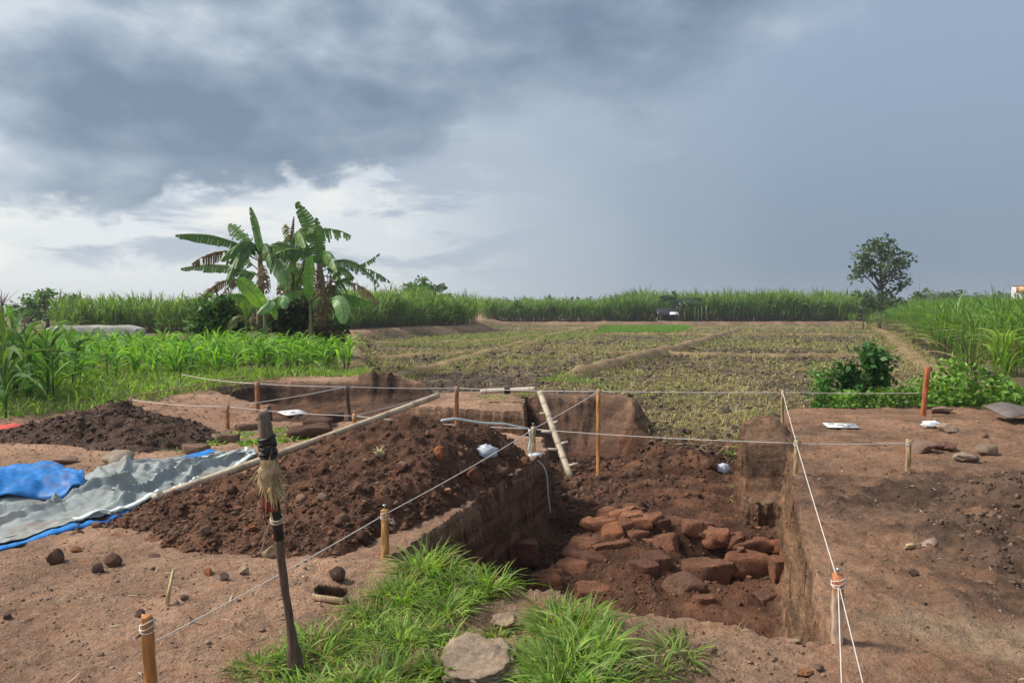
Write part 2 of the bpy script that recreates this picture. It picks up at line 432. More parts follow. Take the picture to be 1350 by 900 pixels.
def ground(x, y):
    """height, wetness zones and colour of the ground"""
    n1 = fbm(x * .7, y * .7, o=3); n2 = fbm(x * 3.1 + 4, y * 3.1, o=4); n3 = fbm(x * 13, y * 13 + 2, o=3); nf = fbm(x * 34, y * 34, o=2)
    near = np.clip(1 - (y - 16) / 30, 0, 1)
    site = .025 * n1 + near * (.016 * n2 + .011 * n3 + .006 * nf)
    rough = sstep(x + .35 * n2, 2.1, 3.6) * sstep(y + .3 * n2, 7.6, 6.4) * sstep(x, 14, 7)         # trodden dark spoil on the right
    site = site + rough * (.045 * fbm(x * 4, y * 4, o=4) + .016 * fbm(x * 16, y * 16, o=3) + .03)
    front = sstep(sdpoly(x, y, [(-1.6, 2.0), (-.9, 4.35), (.1, 4.35), (.9, 3.9), (1.0, 2.0)]), .35, -.3)
    site = site + front * (-.02 + .02 * n2)
    # low rise of the left land, and the lump by the left trench
    site = site + .10 * sstep(x, -4, -9) * sstep(y, 9, 15)
    site = site + (.27 + .05 * n2 + .03 * n3) * np.exp(-(((x + 2.95) / .55) ** 2 + ((y - 15.9) / .5) ** 2) ** 1.5)
    site = site + .06 * sstep(y, 11.5, 13.0) * sstep(np.abs(x + .6), 1.6, 1.1)
    # earth baulk stub with its rounded top
    field = FIELD_Z + .03 * n1 + near * (.035 * n2 + .02 * n3)
    s_site = sdpoly(x, y, SITE) + .10 * n2 + .05 * n3
    # banks: steep near the site, gentler far off
    bw = np.clip(.5 + (y - 12) * .03, .45, 3.0) * (1 + .8 * sstep(x, 4, 7) * sstep(y, 20, 14))
    isf = sstep(s_site, -.02, bw)
    z = site + (field - site) * isf
    right = sstep(dline(x, y, [(9, 12.5), (14.8, 24), (18, 31), (32, 60), (47, 96)]), 0, 1) * 0
    bund = np.zeros_like(x)
    for P, w, h in BUNDS:
        d = dline(x, y, P)
        b = sstep(d + .12 * n2 * w, w * 1.5, w * .35)
        z = z + b * h * .45 * (y < 96); bund = np.maximum(bund, b)
    # land right of the field path and beyond the far bund rises a little
    beyond = sstep(sdpoly(x, y, [(9.4, 12.8), (14.9, 23), (18.5, 31), (33, 60), (48, 95), (60, 400), (400, 400), (400, 12.8)]), .4, -1.2)
    z = z + beyond * .16
    far = sstep(y, 93, 99)
    z = z + far * isf * .35
    # pits
    pit = np.zeros_like(x)
    wall = .05
    def dig(P, floor, w, z, k=1.0):
        s = sdpoly(x, y, P) + .022 * n2 * k + .006 * n3 * k
        t = np.clip((-s + .012) / w, 0, 1); t = t * (1.75 - .75 * t)
        t = np.where(t > 0, np.clip(t + .02 * n3 * (1 - t), 0, 1), 0)
        fz = floor + .10 * np.exp(-np.clip(-s, 0, 9) / .16) + .035 * n2 + .018 * n3 + .006 * nf
        return np.where(t > 0, np.minimum(z, z + (fz - z) * t), z), t
    step = y - (7.36 - .12 * (x - 1.0))
    fl = np.where(x > .0, -.90 + .24 * sstep(step, -.08, .06) * sstep(x, .75, 1.5) - .10 * sstep(y, 8.2, 10.5), -.80)
    fl = fl + .25 * np.exp(-(((x - 1.1) / .6) ** 2 + ((y - 7.15) / .75) ** 2) ** 1.4)
    z, t1 = dig(PIT_NEAR, fl, .13, z)
    fl2 = -.84 + .24 * sstep(y, 10.9, 12.6) * sstep(x, 1.9, 2.6) + .16 * sstep(step, -.08, .06) * sstep(y, 9.0, 7.6)
    # the back corner slumps, the rest is cut steep
    wf = .12 + .75 * sstep(y, 11.6, 12.6) * sstep(x, .25, .6)
    z, t2 = dig(PIT_FAR, fl2, wf, z, 1.6)
    z, t3 = dig(PIT_BACK, -.50, .14, z)
    z, t4 = dig(PIT_SHELF, -.46, .22, z, 1.3)
    z, t5 = dig(PIT_LEFT, -.74, .12, z)
    pit = np.maximum.reduce([t1, t2, t3, t4 * .9, t5])
    # stepped baulk left standing against the right wall
    cx = 2.44 + (y - 7.6) * .27
    inb = sstep(x - cx + .05 * n2 + .03 * n3, -.03, .06) * sstep(y + .04 * n3, 7.50, 7.58) * sstep(y, 9.45 + .1 * n2, 9.1) * sstep(x - (2.77 + (y - 7.2) * .391) + .04 * n2, .10, -.06)
    top = -.40 + .02 * n3 + .52 * sstep(y, 7.92, 8.22) + .16 * np.exp(-((y - 9.0) / .35) ** 2) * sstep(np.abs(x - cx - .3), .42, .1)
    z = np.where(inb > 0, np.maximum(z, z + (np.minimum(top, .33) - z) * inb), z)
    # rubble ramp between pit and field
    z = z + sstep(np.abs(x - 2.6), .9, .1) * sstep(np.abs(y - 11.3), .9, .1) * (.12 + .1 * n2)
    # ---- colours of the earth itself
    c = np.empty((len(x), 3))
    dryL = np.array((.36, .224, .150)); dryR = np.array((.290, .170, .107)); dark = np.array((.095, .058, .040))
    wet = np.array((.105, .052, .032)); fld = np.array((.098, .072, .053)); straw = np.array((.27, .205, .12)); grs = np.array((.14, .15, .06))
    m = sstep(x + .3 * n2, .6, 2.4)[:, None]
    c[:] = dryL * (1 - m) + dryR * m
    c *= (1 + .16 * n1 + .12 * n2)[:, None]
    def blend(c, k, t): k = np.clip(k, 0, 1)[:, None]; return c * (1 - k) + t * k
    c = blend(c, rough * (.50 + .35 * sstep(x, 2.5, 4.2) + 1.3 * fbm(x * 1.4 + 7, y * 1.4, o=4) + .5 * n3), dark)
    c = blend(c, sstep(x, 1.8, 2.6) * np.clip(.02 + .7 * fbm(x * 2.1 + 3, y * 2.1, o=4), 0, .6), np.array((.15, .098, .07)))
    tongue = sstep(sdpoly(x, y, [(1.9, 2.2), (2.35, 3.3), (1.75, 3.75), (2.2, 4.0), (3.6, 3.2), (4.0, 2.0)]), .1, -.15)
    c = blend(c, tongue * .8, np.array((.36, .25, .165)))
    c = blend(c, front * (.55 + .4 * n2), np.array((.19, .135, .085)))
    redL = sstep(np.abs(y - 11.3), 2.4, .6) * sstep(x, -1, -2.5)
    c = blend(c, redL * .45, np.array((.33, .19, .125)))
    lft = sstep(sdpoly(x, y, [(-400, 10.2), (-7.7, 10.2), (-6.3, 12.6), (-5.7, 16.3), (-4.2, 17.5), (-5, 22), (-12, 50), (-8, 60), (-5, 400), (-400, 400)]) + .25 * n2, .15, -.25)
    c = blend(c, lft * .85, grs)
    c = blend(c, isf, fld * (1 + .35 * n2[:, None] + .2 * n1[:, None]))
    c = blend(c, isf * sstep(n1 + .35 * n2, .05, .5) * .55, np.array((.20, .165, .085)))
    bank = isf * (1 - isf) * 4 * sstep(y, 30, 20)
    c = blend(c, bank * .7, np.array((.20, .125, .085)))
    c = blend(c, bund * .9, straw * (1 + .3 * n2[:, None]))
    c = blend(c, far * isf * .9, np.array((.23, .15, .10)))
    c = blend(c, beyond * .6, np.array((.17, .15, .08)))
    water = sstep(np.hypot((x - 5.0) / .5, (y - 17.6) / 2.6) + .4 * n2, 1.0, .7)
    c = blend(c, water * .5, np.array((.22, .205, .19)))
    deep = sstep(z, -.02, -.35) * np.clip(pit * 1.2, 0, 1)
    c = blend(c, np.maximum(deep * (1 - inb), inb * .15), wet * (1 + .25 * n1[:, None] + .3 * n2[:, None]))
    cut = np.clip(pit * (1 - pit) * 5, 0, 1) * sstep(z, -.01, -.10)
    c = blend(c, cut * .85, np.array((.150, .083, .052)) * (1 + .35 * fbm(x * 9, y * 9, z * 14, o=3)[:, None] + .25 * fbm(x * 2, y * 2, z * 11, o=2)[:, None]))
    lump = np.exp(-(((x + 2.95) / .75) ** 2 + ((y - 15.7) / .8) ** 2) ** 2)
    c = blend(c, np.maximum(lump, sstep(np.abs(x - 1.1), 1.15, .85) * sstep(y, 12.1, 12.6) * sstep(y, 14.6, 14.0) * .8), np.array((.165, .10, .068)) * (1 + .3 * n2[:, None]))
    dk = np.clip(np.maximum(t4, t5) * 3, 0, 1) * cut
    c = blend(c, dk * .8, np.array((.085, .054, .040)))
    # right wall: drier earth, with the sunlight on it painted into the colour
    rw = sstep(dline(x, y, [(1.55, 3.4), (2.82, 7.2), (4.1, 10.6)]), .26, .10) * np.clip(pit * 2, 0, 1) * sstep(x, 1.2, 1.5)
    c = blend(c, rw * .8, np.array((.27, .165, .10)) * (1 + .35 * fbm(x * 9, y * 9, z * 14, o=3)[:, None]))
    c = blend(c, inb * .8, np.array((.195, .118, .075)) * (1 + .3 * fbm(x * 9, y * 9, z * 14, o=3)[:, None]))  # lit look of the stepped baulk, painted in as a brighter earth colour
    # crumbly damp clay patches on the pit floor
    c = blend(c, deep * sstep(n2, .25, .6) * .5, np.array((.20, .095, .055)))
    wetm = np.clip(deep * .8 + isf * .25 + water, 0, 1)
    return z, c, pit, isf, wetm

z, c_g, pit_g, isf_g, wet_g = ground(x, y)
GZ = z.reshape(GX.shape)

def H(px, py):
    px = np.asarray(px, float); py = np.asarray(py, float)
    i = np.clip(np.searchsorted(gx, px) - 1, 0, len(gx) - 2); j = np.clip(np.searchsorted(gy, py) - 1, 0, len(gy) - 2)
    u = (px - gx[i]) / (gx[i + 1] - gx[i]); v = (py - gy[j]) / (gy[j + 1] - gy[j])
    return GZ[j, i] * (1 - u) * (1 - v) + GZ[j, i + 1] * u * (1 - v) + GZ[j + 1, i] * (1 - u) * v + GZ[j + 1, i + 1] * u * v

def hit(px, py, lift=0.0):
    """where the line of sight through a pixel of the photograph meets the ground"""
    d = ray(px, py); d = d / d[1]
    Y = np.concatenate([np.arange(1.8, 20, .01), np.geomspace(20, 400, 1500)])
    P = np.array([0, 0, CAM_H]) + d[None] * Y[:, None]
    k = np.nonzero(P[:, 2] <= H(P[:, 0], P[:, 1]) + lift)[0]
    return P[k[0]] if len(k) else P[-1]

# crumble the steep faces sideways, in three dimensions
gzy, gzx = np.gradient(GZ, gy, gx)
steep = np.clip(np.hypot(gzx, gzy) - .8, 0, 3).ravel() / 3 * sstep(y, 20, 15)
rx = fbm(x * 7, y * 7, z * 9, o=3); ry = fbm(x * 7 + 31, y * 7, z * 9 + 11, o=3)
kx = fbm(x * 19, y * 19, z * 19, o=3); kz = fbm(x * 3, y * 3, z * 16 + 4, o=3)
Vg = np.stack([x + (.018 * rx + .010 * kx + .012 * kz) * steep, y + (.018 * ry + .010 * kx - .012 * kz) * steep, z + .012 * rx * steep], 1)
nx_, ny_ = len(gx), len(gy)
ii = np.arange(nx_ * ny_).reshape(ny_, nx_)
Fg = np.stack([ii[:-1, :-1], ii[:-1, 1:], ii[1:, 1:], ii[1:, :-1]], -1).reshape(-1, 4)
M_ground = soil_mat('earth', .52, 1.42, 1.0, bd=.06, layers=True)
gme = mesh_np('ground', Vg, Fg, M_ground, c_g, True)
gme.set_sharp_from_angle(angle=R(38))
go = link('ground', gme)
tag(go, 'bare brown earth of the dig with its pits, running out to the rice field', kind='structure')

# field bunds: low walls of mud and straw between the plots
M_bund = soil_mat('bund_mud', .6, 1.35, .8, scl=.8)
BL = ['thick mud bund running away from the pit into the paddy', 'thin bund crossing the paddy at a slant', 'thin bund on the near left of the paddy', 'low cross bund in the middle of the paddy',
      'far cross bund of the paddy', 'short bund beside the left bank', 'farthest thin cross bund', 'raised dirt path bund along the bright cane field', 'broad far bund under the cane']
for (P, w, h), lab in zip(BUNDS, BL):
    P = np.asarray(P, float); L = np.linalg.norm(np.diff(P, axis=0), axis=1); ts = np.concatenate([[0], np.cumsum(L)])
    m = int(min(ts[-1] / .22, 420)) + 2; tt = np.linspace(0, ts[-1], m); cx, cy = np.interp(tt, ts, P[:, 0]), np.interp(tt, ts, P[:, 1])
    k = 9; ker = np.ones(k) / k
    cx = np.convolve(np.pad(cx, k // 2, 'reflect', reflect_type='odd'), ker, 'valid'); cy = np.convolve(np.pad(cy, k // 2, 'reflect', reflect_type='odd'), ker, 'valid')
    tx, ty = np.gradient(cx), np.gradient(cy); nn = np.hypot(tx, ty); tx, ty = tx / nn, ty / nn
    wob = 1 + .10 * fbm(cx * .8, cy * .8, o=3)
    ends = np.clip(np.minimum(tt, ts[-1] - tt) / 1.2, .02, 1) ** .6
    wob = wob + .10 * fbm(cx * 3.1, cy * 3.1, o=2)
    prof = [(-1.35, -.12), (-.95, .25), (-.55, .72), (-.2, .95), (.2, 1.0), (.55, .75), (.95, .28), (1.35, -.12)]
    V = []
    for (a, b) in prof:
        px_, py_ = cx - ty * a * w * wob * ends, cy + tx * a * w * wob * ends
        V.append(np.stack([px_, py_, H(px_, py_) * .5 + H(cx, cy) * .5 - .05 * (b < 0) + b * h * wob * .62 * ends - .06 * (1 - ends) + .025 * fbm(px_ * 1.6, py_ * 1.6, o=4)], -1))
    V = np.stack(V, 1).reshape(-1, 3); n8 = len(prof); ids = np.arange(m * n8).reshape(m, n8)
    F = np.stack([ids[:-1, :-1], ids[:-1, 1:], ids[1:, 1:], ids[1:, :-1]], -1).reshape(-1, 4)
    c = np.array((.225, .16, .09)) * (1 + .3 * fbm(V[:, 0] * 1.5, V[:, 1] * 1.5, o=3))[:, None]
    if w > 1: c = np.array((.19, .125, .08)) * (1 + .3 * fbm(V[:, 0] * .6, V[:, 1] * .6, o=3))[:, None]
    tag(link('field_bund', mesh_np('field_bund', V, F, M_bund, c, True)), lab, kind='structure')
# ------------------------------------------------------------------ plants
M_leaf = leaf_mat('green_leaf', .35, .5, .25)
M_grass = leaf_mat('grass_blade', .5, .55, .3)
M_straw = leaf_mat('dry_straw', .2, .8, .3, .15)
M_bark = plain_mat('bark', (.11, .085, .06), .9, .3, 14, .8, .15, use_attr=True)

def blades(base, h, w, az, lean, droop, nseg=3, colr=(.1, .2, .04), jitter=.25, flat=.0, tipc=None):
    """many curved leaf ribbons at once -> V, F, C ; lean and droop are fractions of the length"""
    n = len(base); h, w, az, lean, droop = (np.broadcast_to(np.asarray(a, float), (n,)) for a in (h, w, az, lean, droop))
    t = np.linspace(0, 1, nseg + 1)[None, :]
    dx, dy = np.cos(az)[:, None], np.sin(az)[:, None]
    out = h[:, None] * (lean[:, None] * t + droop[:, None] * .75 * t ** 2)
    up = h[:, None] * (np.sqrt(np.clip(1 - np.clip(lean, 0, .97) ** 2, 0, 1))[:, None] * t - droop[:, None] * t ** 2.2)
    P = np.stack([base[:, 0, None] + dx * out, base[:, 1, None] + dy * out, base[:, 2, None] + up], -1)
    prof = np.clip(np.minimum(.55 + 2.2 * t, 1.25 * (1 - t ** 2.2)), 0, 1)
    tw = rng.uniform(-.9, .9, n)[:, None]
    sx, sy, sz = -dy * np.cos(tw), dx * np.cos(tw), np.sin(tw) + 0 * dx
    hw = (w[:, None] * .5 * prof)
    S = np.stack([sx * hw, sy * hw, sz * hw], -1)
    V = np.concatenate([P[:, :-1] - S[:, :-1], P[:, :-1] + S[:, :-1], P[:, -1:]], 1)     # (n, 2*nseg+1, 3)
    m = 2 * nseg + 1
    f = []
    for i in range(nseg - 1): f += [(i, nseg + i, nseg + i + 1), (i, nseg + i + 1, i + 1)]
    f += [(nseg - 1, 2 * nseg - 1, 2 * nseg)]
    F = (np.array(f)[None] + (np.arange(n) * m)[:, None, None]).reshape(-1, 3)
    c = np.broadcast_to(np.asarray(colr, float), (n, 3))
    k = (1 + jitter * rng.uniform(-1, 1, (n, 1))) * (1 + .12 * rng.uniform(-1, 1, (n, 3)))
    C = np.repeat((c * k)[:, None], m, 1)
    if tipc is not None: C[:, -1] = tipc
    return V.reshape(-1, 3), F, np.clip(C.reshape(-1, 3), 0, 1)

def pal(n, cols, p=None):
    cols = np.asarray(cols, float)
    return cols[rng.choice(len(cols), n, p=p)]

def in_poly(P, n, dens=None):
    P = np.asarray(P, float); lo, hi = P.min(0), P.max(0); out = []
    tot = 0
    while tot < n:
        q = rng.uniform(lo, hi, (n * 2, 2))
        q = q[sdpoly(q[:, 0], q[:, 1], P) < 0]
        if dens is not None: q = q[rng.uniform(0, 1, len(q)) < dens(q[:, 0], q[:, 1])]
        out.append(q); tot += len(q)
        if len(q) == 0: break
    return np.concatenate(out)[:n]

def tile(variants, pos, rz, sc, tilt=None):
    """one mesh out of many placed copies; variants = list of (V, F, C)"""
    k = rng.integers(0, len(variants), len(pos)); Vs, Fs, Cs = [], [], []; off = 0
    rz = np.broadcast_to(rz, (len(pos),)); sc = np.broadcast_to(sc, (len(pos),))
    for i, (V, F, C) in enumerate(variants):
        s = np.nonzero(k == i)[0]
        if not len(s): continue
        c, sn = np.cos(rz[s])[:, None], np.sin(rz[s])[:, None]
        Q = np.stack([V[None, :, 0] * c - V[None, :, 1] * sn, V[None, :, 0] * sn + V[None, :, 1] * c, np.broadcast_to(V[None, :, 2], (len(s), len(V)))], -1)
        Q = Q * sc[s][:, None, None] + pos[s][:, None]
        Vs.append(Q.reshape(-1, 3)); Fs.append((F[None] + (np.arange(len(s)) * len(V))[:, None, None]).reshape(-1, 3) + off)
        Cs.append(np.clip(C[None] * (1 + .18 * rng.uniform(-1, 1, (len(s), 1, 1))), 0, 1).reshape(-1, 3)); off += len(s) * len(V)
    return np.concatenate(Vs), np.concatenate(Fs), np.concatenate(Cs)

def cat3(*a):
    off = 0; V, F, C = [], [], []
    for v, f, c in a:
        V.append(v); F.append(np.asarray(f) + off); C.append(c); off += len(v)
    return np.concatenate(V), np.concatenate(F), np.concatenate(C)

def z_on(q): return np.column_stack([q, H(q[:, 0], q[:, 1])])

def stuff(name, vfc, mat, label=None, smooth=False):
    o = link(name, mesh_np(name, vfc[0], vfc[1], mat, vfc[2], smooth))
    return tag(o, label, None, None, 'stuff')

GREEN = [(.18, .31, .05), (.22, .37, .06), (.13, .25, .04), (.29, .40, .085)]
DRY = [(.36, .29, .15), (.28, .215, .11), (.42, .36, .21)]

# ---- grass bank on the left, short turf round the edges
GRASS_BANK = [(-13, 10.6), (-7.6, 10.5), (-6.2, 12.4), (-5.9, 14.6), (-5.2, 16.6), (-3.3, 17.2), (-3.8, 19), (-9, 17.5), (-16, 16)]
q = in_poly(GRASS_BANK, 15000)
stuff('grass', blades(z_on(q), rng.uniform(.08, .34, len(q)) * (.7 + .6 * (fbm(q[:, 0], q[:, 1]) > 0)), rng.uniform(.012, .03, len(q)), rng.uniform(0, 6.28, len(q)), rng.uniform(.1, .6, len(q)),
      rng.uniform(.1, .5, len(q)), 3, pal(len(q), GREEN + [(.19, .25, .07)])), M_grass, 'rough green grass on the bank before the young maize')

def tuft_patch(name, label, spots, seed=0, cols=GREEN, mat=M_grass):
    """spots: x, y, radius, count, height, width"""
    parts = []
    for (cx, cy, r, n, h, w) in spots:
        a = rng.uniform(0, 6.28, n); d = r * np.sqrt(rng.uniform(0, 1, n))
        b = np.column_stack([cx + d * np.cos(a), cy + d * np.sin(a)]); b = z_on(b); b[:, 2] -= .01
        az = np.where(rng.uniform(0, 1, n) < .7, a, rng.uniform(0, 6.28, n)) + rng.normal(0, .5, n)
        hh = h * rng.uniform(.4, 1.2, n) * (1 - .35 * (d / r) ** 2)
        parts.append(blades(b, hh, w * rng.uniform(.45, 1.5, n), az, rng.uniform(.05, .55, n) + .3 * (d / r), rng.uniform(.15, .75, n), 5, pal(n, cols), .25))
    return stuff(name, cat3(*parts), mat, label)

def px_spot(px, py, rpx, n, h, w):
    p = hit(px, py); return (p[0], p[1], rpx / FPX * p[1], n, h, w)

tuft_patch('grass', 'thick tussock of fresh green grass at the near lip of the brick pit', [
    px_spot(560, 752, 34, 420, .26, .008), px_spot(528, 790, 34, 380, .24, .008), px_spot(585, 775, 40, 380, .24, .008), px_spot(492, 822, 34, 330, .2, .008),
    px_spot(645, 768, 42, 480, .24, .009), px_spot(592, 850, 20, 190, .17, .008), px_spot(688, 872, 18, 170, .18, .008), px_spot(575, 890, 22, 200, .17, .008), px_spot(655, 838, 16, 110, .13, .007), px_spot(610, 790, 40, 380, .24, .009), px_spot(585, 806, 32, 300, .20, .008), px_spot(530, 850, 42, 460, .22, .008), px_spot(500, 858, 45, 360, .2, .008),
    px_spot(420, 868, 50, 380, .2, .008), px_spot(350, 885, 40, 240, .16, .007), px_spot(505, 905, 55, 420, .22, .008), px_spot(390, 915, 60, 320, .18, .008), px_spot(450, 930, 60, 350, .2, .009)],
    cols=GREEN + [(.24, .36, .07), (.29, .38, .09), (.36, .32, .15)])
tuft_patch('grass', 'tall arching grass tussock beside the flat boulder', [
    px_spot(752, 842, 40, 480, .30, .008), px_spot(780, 868, 40, 380, .30, .009), px_spot(745, 885, 36, 420, .30, .008), px_spot(770, 915, 55, 420, .3, .010), px_spot(740, 815, 34, 240, .22, .007), px_spot(735, 925, 34, 260, .3, .008)],
    cols=GREEN + [(.24, .36, .07), (.3, .41, .1), (.38, .34, .17)])
tuft_patch('grass', 'small pale grass tuft on the bare front edge of the pit', [
    px_spot(893, 862, 24, 90, .22, .008), px_spot(870, 888, 20, 60, .2, .008), px_spot(915, 880, 14, 26, .12, .006), px_spot(830, 905, 20, 50, .15, .006)],
    cols=[(.16, .24, .05), (.2, .3, .07), (.28, .3, .12)])
tuft_patch('grass', 'withered blades and thatch matted under the green tussocks', [px_spot(*s) for s in
    ((540, 800, 95, 420, .10, .006), (600, 770, 70, 260, .10, .006), (470, 850, 80, 360, .10, .006), (400, 875, 70, 260, .09, .006), (750, 860, 70, 380, .13, .006), (530, 880, 70, 260, .1, .006), (690, 830, 50, 120, .08, .005), (860, 875, 50, 90, .08, .005))],
    cols=DRY + [(.24, .17, .09), (.2, .22, .08)], mat=M_straw)
tuft_patch('grass', 'dry and pale wisps of grass on the trodden earth by the tall pole', [px_spot(*s) for s in
    ((320, 815, 20, 26, .06, .004), (265, 850, 40, 24, .05, .004), (330, 845, 30, 30, .07, .004), (480, 775, 12, 20, .10, .003), (300, 870, 25, 30, .06, .005), (560, 700, 40, 24, .06, .003), (720, 800, 25, 60, .1, .004), (965, 830, 20, 16, .1, .003))],
    cols=DRY + [(.2, .24, .09)], mat=M_straw)
tuft_patch('grass', 'low green weeds round the loose bricks by the left trench', [px_spot(*s) for s in
    ((275, 585, 22, 170, .12, .018), (310, 575, 25, 190, .12, .018), (345, 583, 28, 220, .13, .02), (390, 578, 26, 200, .12, .02), (365, 568, 20, 120, .1, .02), (255, 600, 16, 90, .08, .016), (230, 594, 14, 50, .07, .014), (168, 598, 6, 40, .1, .02))],
    cols=GREEN + [(.2, .27, .1)])
tuft_patch('grass', 'bright turf on the rim behind the square earth block', [px_spot(*s) for s in
    ((735, 500, 26, 420, .2, .02), (765, 503, 22, 300, .18, .02), (800, 508, 16, 160, .16, .02), (650, 523, 20, 140, .1, .014), (690, 520, 16, 100, .1, .014), (985, 545, 10, 60, .14, .02), (975, 575, 7, 50, .14, .018), (965, 600, 7, 50, .14, .016))],
    cols=GREEN + [(.2, .3, .06)])
p_mid = hit(598, 607)

# ---- rice stubble in the field
def fieldmask(a, b): return (sdpoly(a, b, SITE) > .25) & (b < 96)
n = 42000
d = 11 * (94 / 11) ** (rng.uniform(0, 1, n) ** .85)
u = rng.uniform(-.33, .66, n)
q = np.column_stack([u * d, d]); keep = fieldmask(q[:, 0], q[:, 1]) & (sdpoly(q[:, 0], q[:, 1], [(1.4, 9), (1.4, 12.2), (3.4, 12.2), (3.6, 9)]) > 0)
lim = sdpoly(q[:, 0], q[:, 1], [(9.0, 12.8), (14.5, 23), (18, 31), (32.5, 60), (47, 95), (400, 95), (400, 12.8)]) > 0
q = q[keep & lim]
pn = fbm(q[:, 0] * .22, q[:, 1] * .22, o=3) + .5 * fbm(q[:, 0] * 1.3, q[:, 1] * 1.3, o=3)
q = q[rng.uniform(0, 1, len(q)) < np.clip(.22 + .012 * q[:, 1] + 1.0 * pn, .05, .95)]
bunddist = np.min([dline(q[:, 0], q[:, 1], P) / w for P, w, h in BUNDS], 0)
b = z_on(q); d = q[:, 1]
rep = 4
b = np.repeat(b, rep, 0); dd = np.repeat(d, rep); ang = rng.uniform(0, 6.28, len(b))
b[:, 0] += .05 * np.cos(ang); b[:, 1] += .05 * np.sin(ang)
plot = np.where(dd > 42, 1, 0) + np.where(fbm(b[:, 0] * .09, b[:, 1] * .09, o=2) > .1, 1, 0)
cs = pal(len(b), [(.52, .43, .23), (.42, .34, .17), (.33, .28, .12), (.24, .21, .09)], [.32, .28, .22, .18])
gr = pal(len(b), [(.32, .35, .11), (.40, .39, .15), (.24, .30, .09)])
cs = np.where((rng.uniform(0, 1, len(b)) < np.clip(.06 + .005 * dd, 0, .3) + .3 * plot)[:, None], gr, cs)
big = np.clip((dd / 12) ** .62, 1, 4)
stuff('rice_stubble', blades(b, rng.uniform(.05, .15, len(b)) * np.clip(big, 1, 1.7), .012 * big * rng.uniform(.7, 1.3, len(b)), ang + rng.normal(0, .5, len(b)), rng.uniform(.1, .95, len(b)), rng.uniform(.0, .5, len(b)), 2, cs, .25),
      M_straw, 'cut yellow and olive rice stubble all over the harvested paddy')
# flat lying straw
n = 9000
d = 11 * (45 / 11) ** rng.uniform(0, 1, n); q = np.column_stack([rng.uniform(-.3, .62, n) * d, d])
q = q[fieldmask(q[:, 0], q[:, 1])]; q = q[fbm(q[:, 0] * .8, q[:, 1] * .8, o=3) > -.15]
b = z_on(q); b[:, 2] += .02
stuff('straw_litter', blades(b, rng.uniform(.15, .4, len(b)), .012 * np.clip(q[:, 1] / 12, 1, 3), rng.uniform(0, 6.28, len(b)), .97, rng.uniform(0, .2, len(b)), 2, pal(len(b), DRY), .2), M_straw, 'loose dry straw lying on the harvested paddy')
# thin green regrowth on the far left plots
gp = [tuple(at(px, py, 2.25 * 960 / (py - 405.0))[:2]) for px, py in ((505, 457), (560, 444), (660, 439), (800, 439), (770, 446), (690, 453), (600, 459))]
q = in_poly(gp, 9000); b = z_on(q)
stuff('rice_regrowth', blades(b, rng.uniform(.12, .32, len(b)), .04, rng.uniform(0, 6.28, len(b)), rng.uniform(.1, .6, len(b)), .3, 2, pal(len(b), [(.27, .31, .10), (.34, .34, .13), (.22, .28, .08)])), M_straw, 'thin yellow-green regrowth on the far left plots of the paddy')
# bright seedbed of young rice
sb = [tuple(at(px, py, 2.25 * 960 / (py - 405.0))[:2]) for px, py in ((782, 439), (800, 431), (905, 430.5), (912, 434), (885, 439.5))]
q = in_poly(sb, 9000)
b = z_on(q)
stuff('rice_seedlings', blades(b, rng.uniform(.2, .45, len(b)), .05, rng.uniform(0, 6.28, len(b)), rng.uniform(0, .4, len(b)), .2, 2, pal(len(b), [(.17, .33, .05), (.20, .36, .06), (.14, .28, .045)])), M_grass, 'bright green seedbed of young rice in the far paddy')
# grass fringing the bunds and the path
fr = []
for P, w, h in BUNDS[:8]:
    P = np.asarray(P, float); L = np.linalg.norm(np.diff(P, axis=0), axis=1)
    for (a, c), l in zip(zip(P[:-1], P[1:]), L):
        m = int(min(l * 55, 1500)); t = rng.uniform(0, 1, m)
        e = (c - a) / l; s = rng.choice([-1, 1], m) * w * rng.uniform(.75, 1.45, m)
        fr.append(np.column_stack([a[0] + e[0] * l * t - e[1] * s, a[1] + e[1] * l * t + e[0] * s]))
q = np.concatenate(fr); q = q[q[:, 1] < 95]; b = z_on(q)
stuff('grass', blades(b, rng.uniform(.1, .3, len(b)), .016 * np.clip((q[:, 1] / 14) ** .6, 1, 3.5), rng.uniform(0, 6.28, len(b)), rng.uniform(.1, .8, len(b)), rng.uniform(.1, .5, len(b)), 2, pal(len(b), [(.33, .27, .13), (.25, .24, .09), (.16, .2, .06)])), M_straw, 'dry grass fringe along the low field bunds')

# ---- maize
def maize_leaf(mb, z0, az, L, w, lean, droop, col):
    v, f, c = blades(np.array([[0, 0, z0]]), L, w, az, lean, droop, 7, col, .15)
    mb.add(v, f, c)

def maize_variant(h, nleaf, L, w, cols, parts=False):
    leaves = []
    a0 = rng.uniform(0, 6.28)
    for i in range(nleaf):
        t = (i + .3) / nleaf
        leaves.append((h * (.08 + .72 * t), a0 + math.pi * i + rng.normal(0, .35), L * (.65 + .6 * math.sin(math.pi * (t * .75 + .15))) * rng.uniform(.85, 1.15), w * rng.uniform(.8, 1.1),
                       rng.uniform(.15, .4) * (1.2 - .5 * t), rng.uniform(.45, .95) * (1.1 - .4 * t), cols[rng.integers(len(cols))]))
    return h, leaves

def maize_meshes(spec):
    h, leaves = spec
    st = MB().tube([(0, 0, -.03), (0, 0, h * .45), (.01, 0, h * .9)], [.014, .012, .006], 5, (.12, .22, .05))
    ls = []
    for l in leaves:
        m = MB(); maize_leaf(m, *l); ls.append(m)
    return st, ls

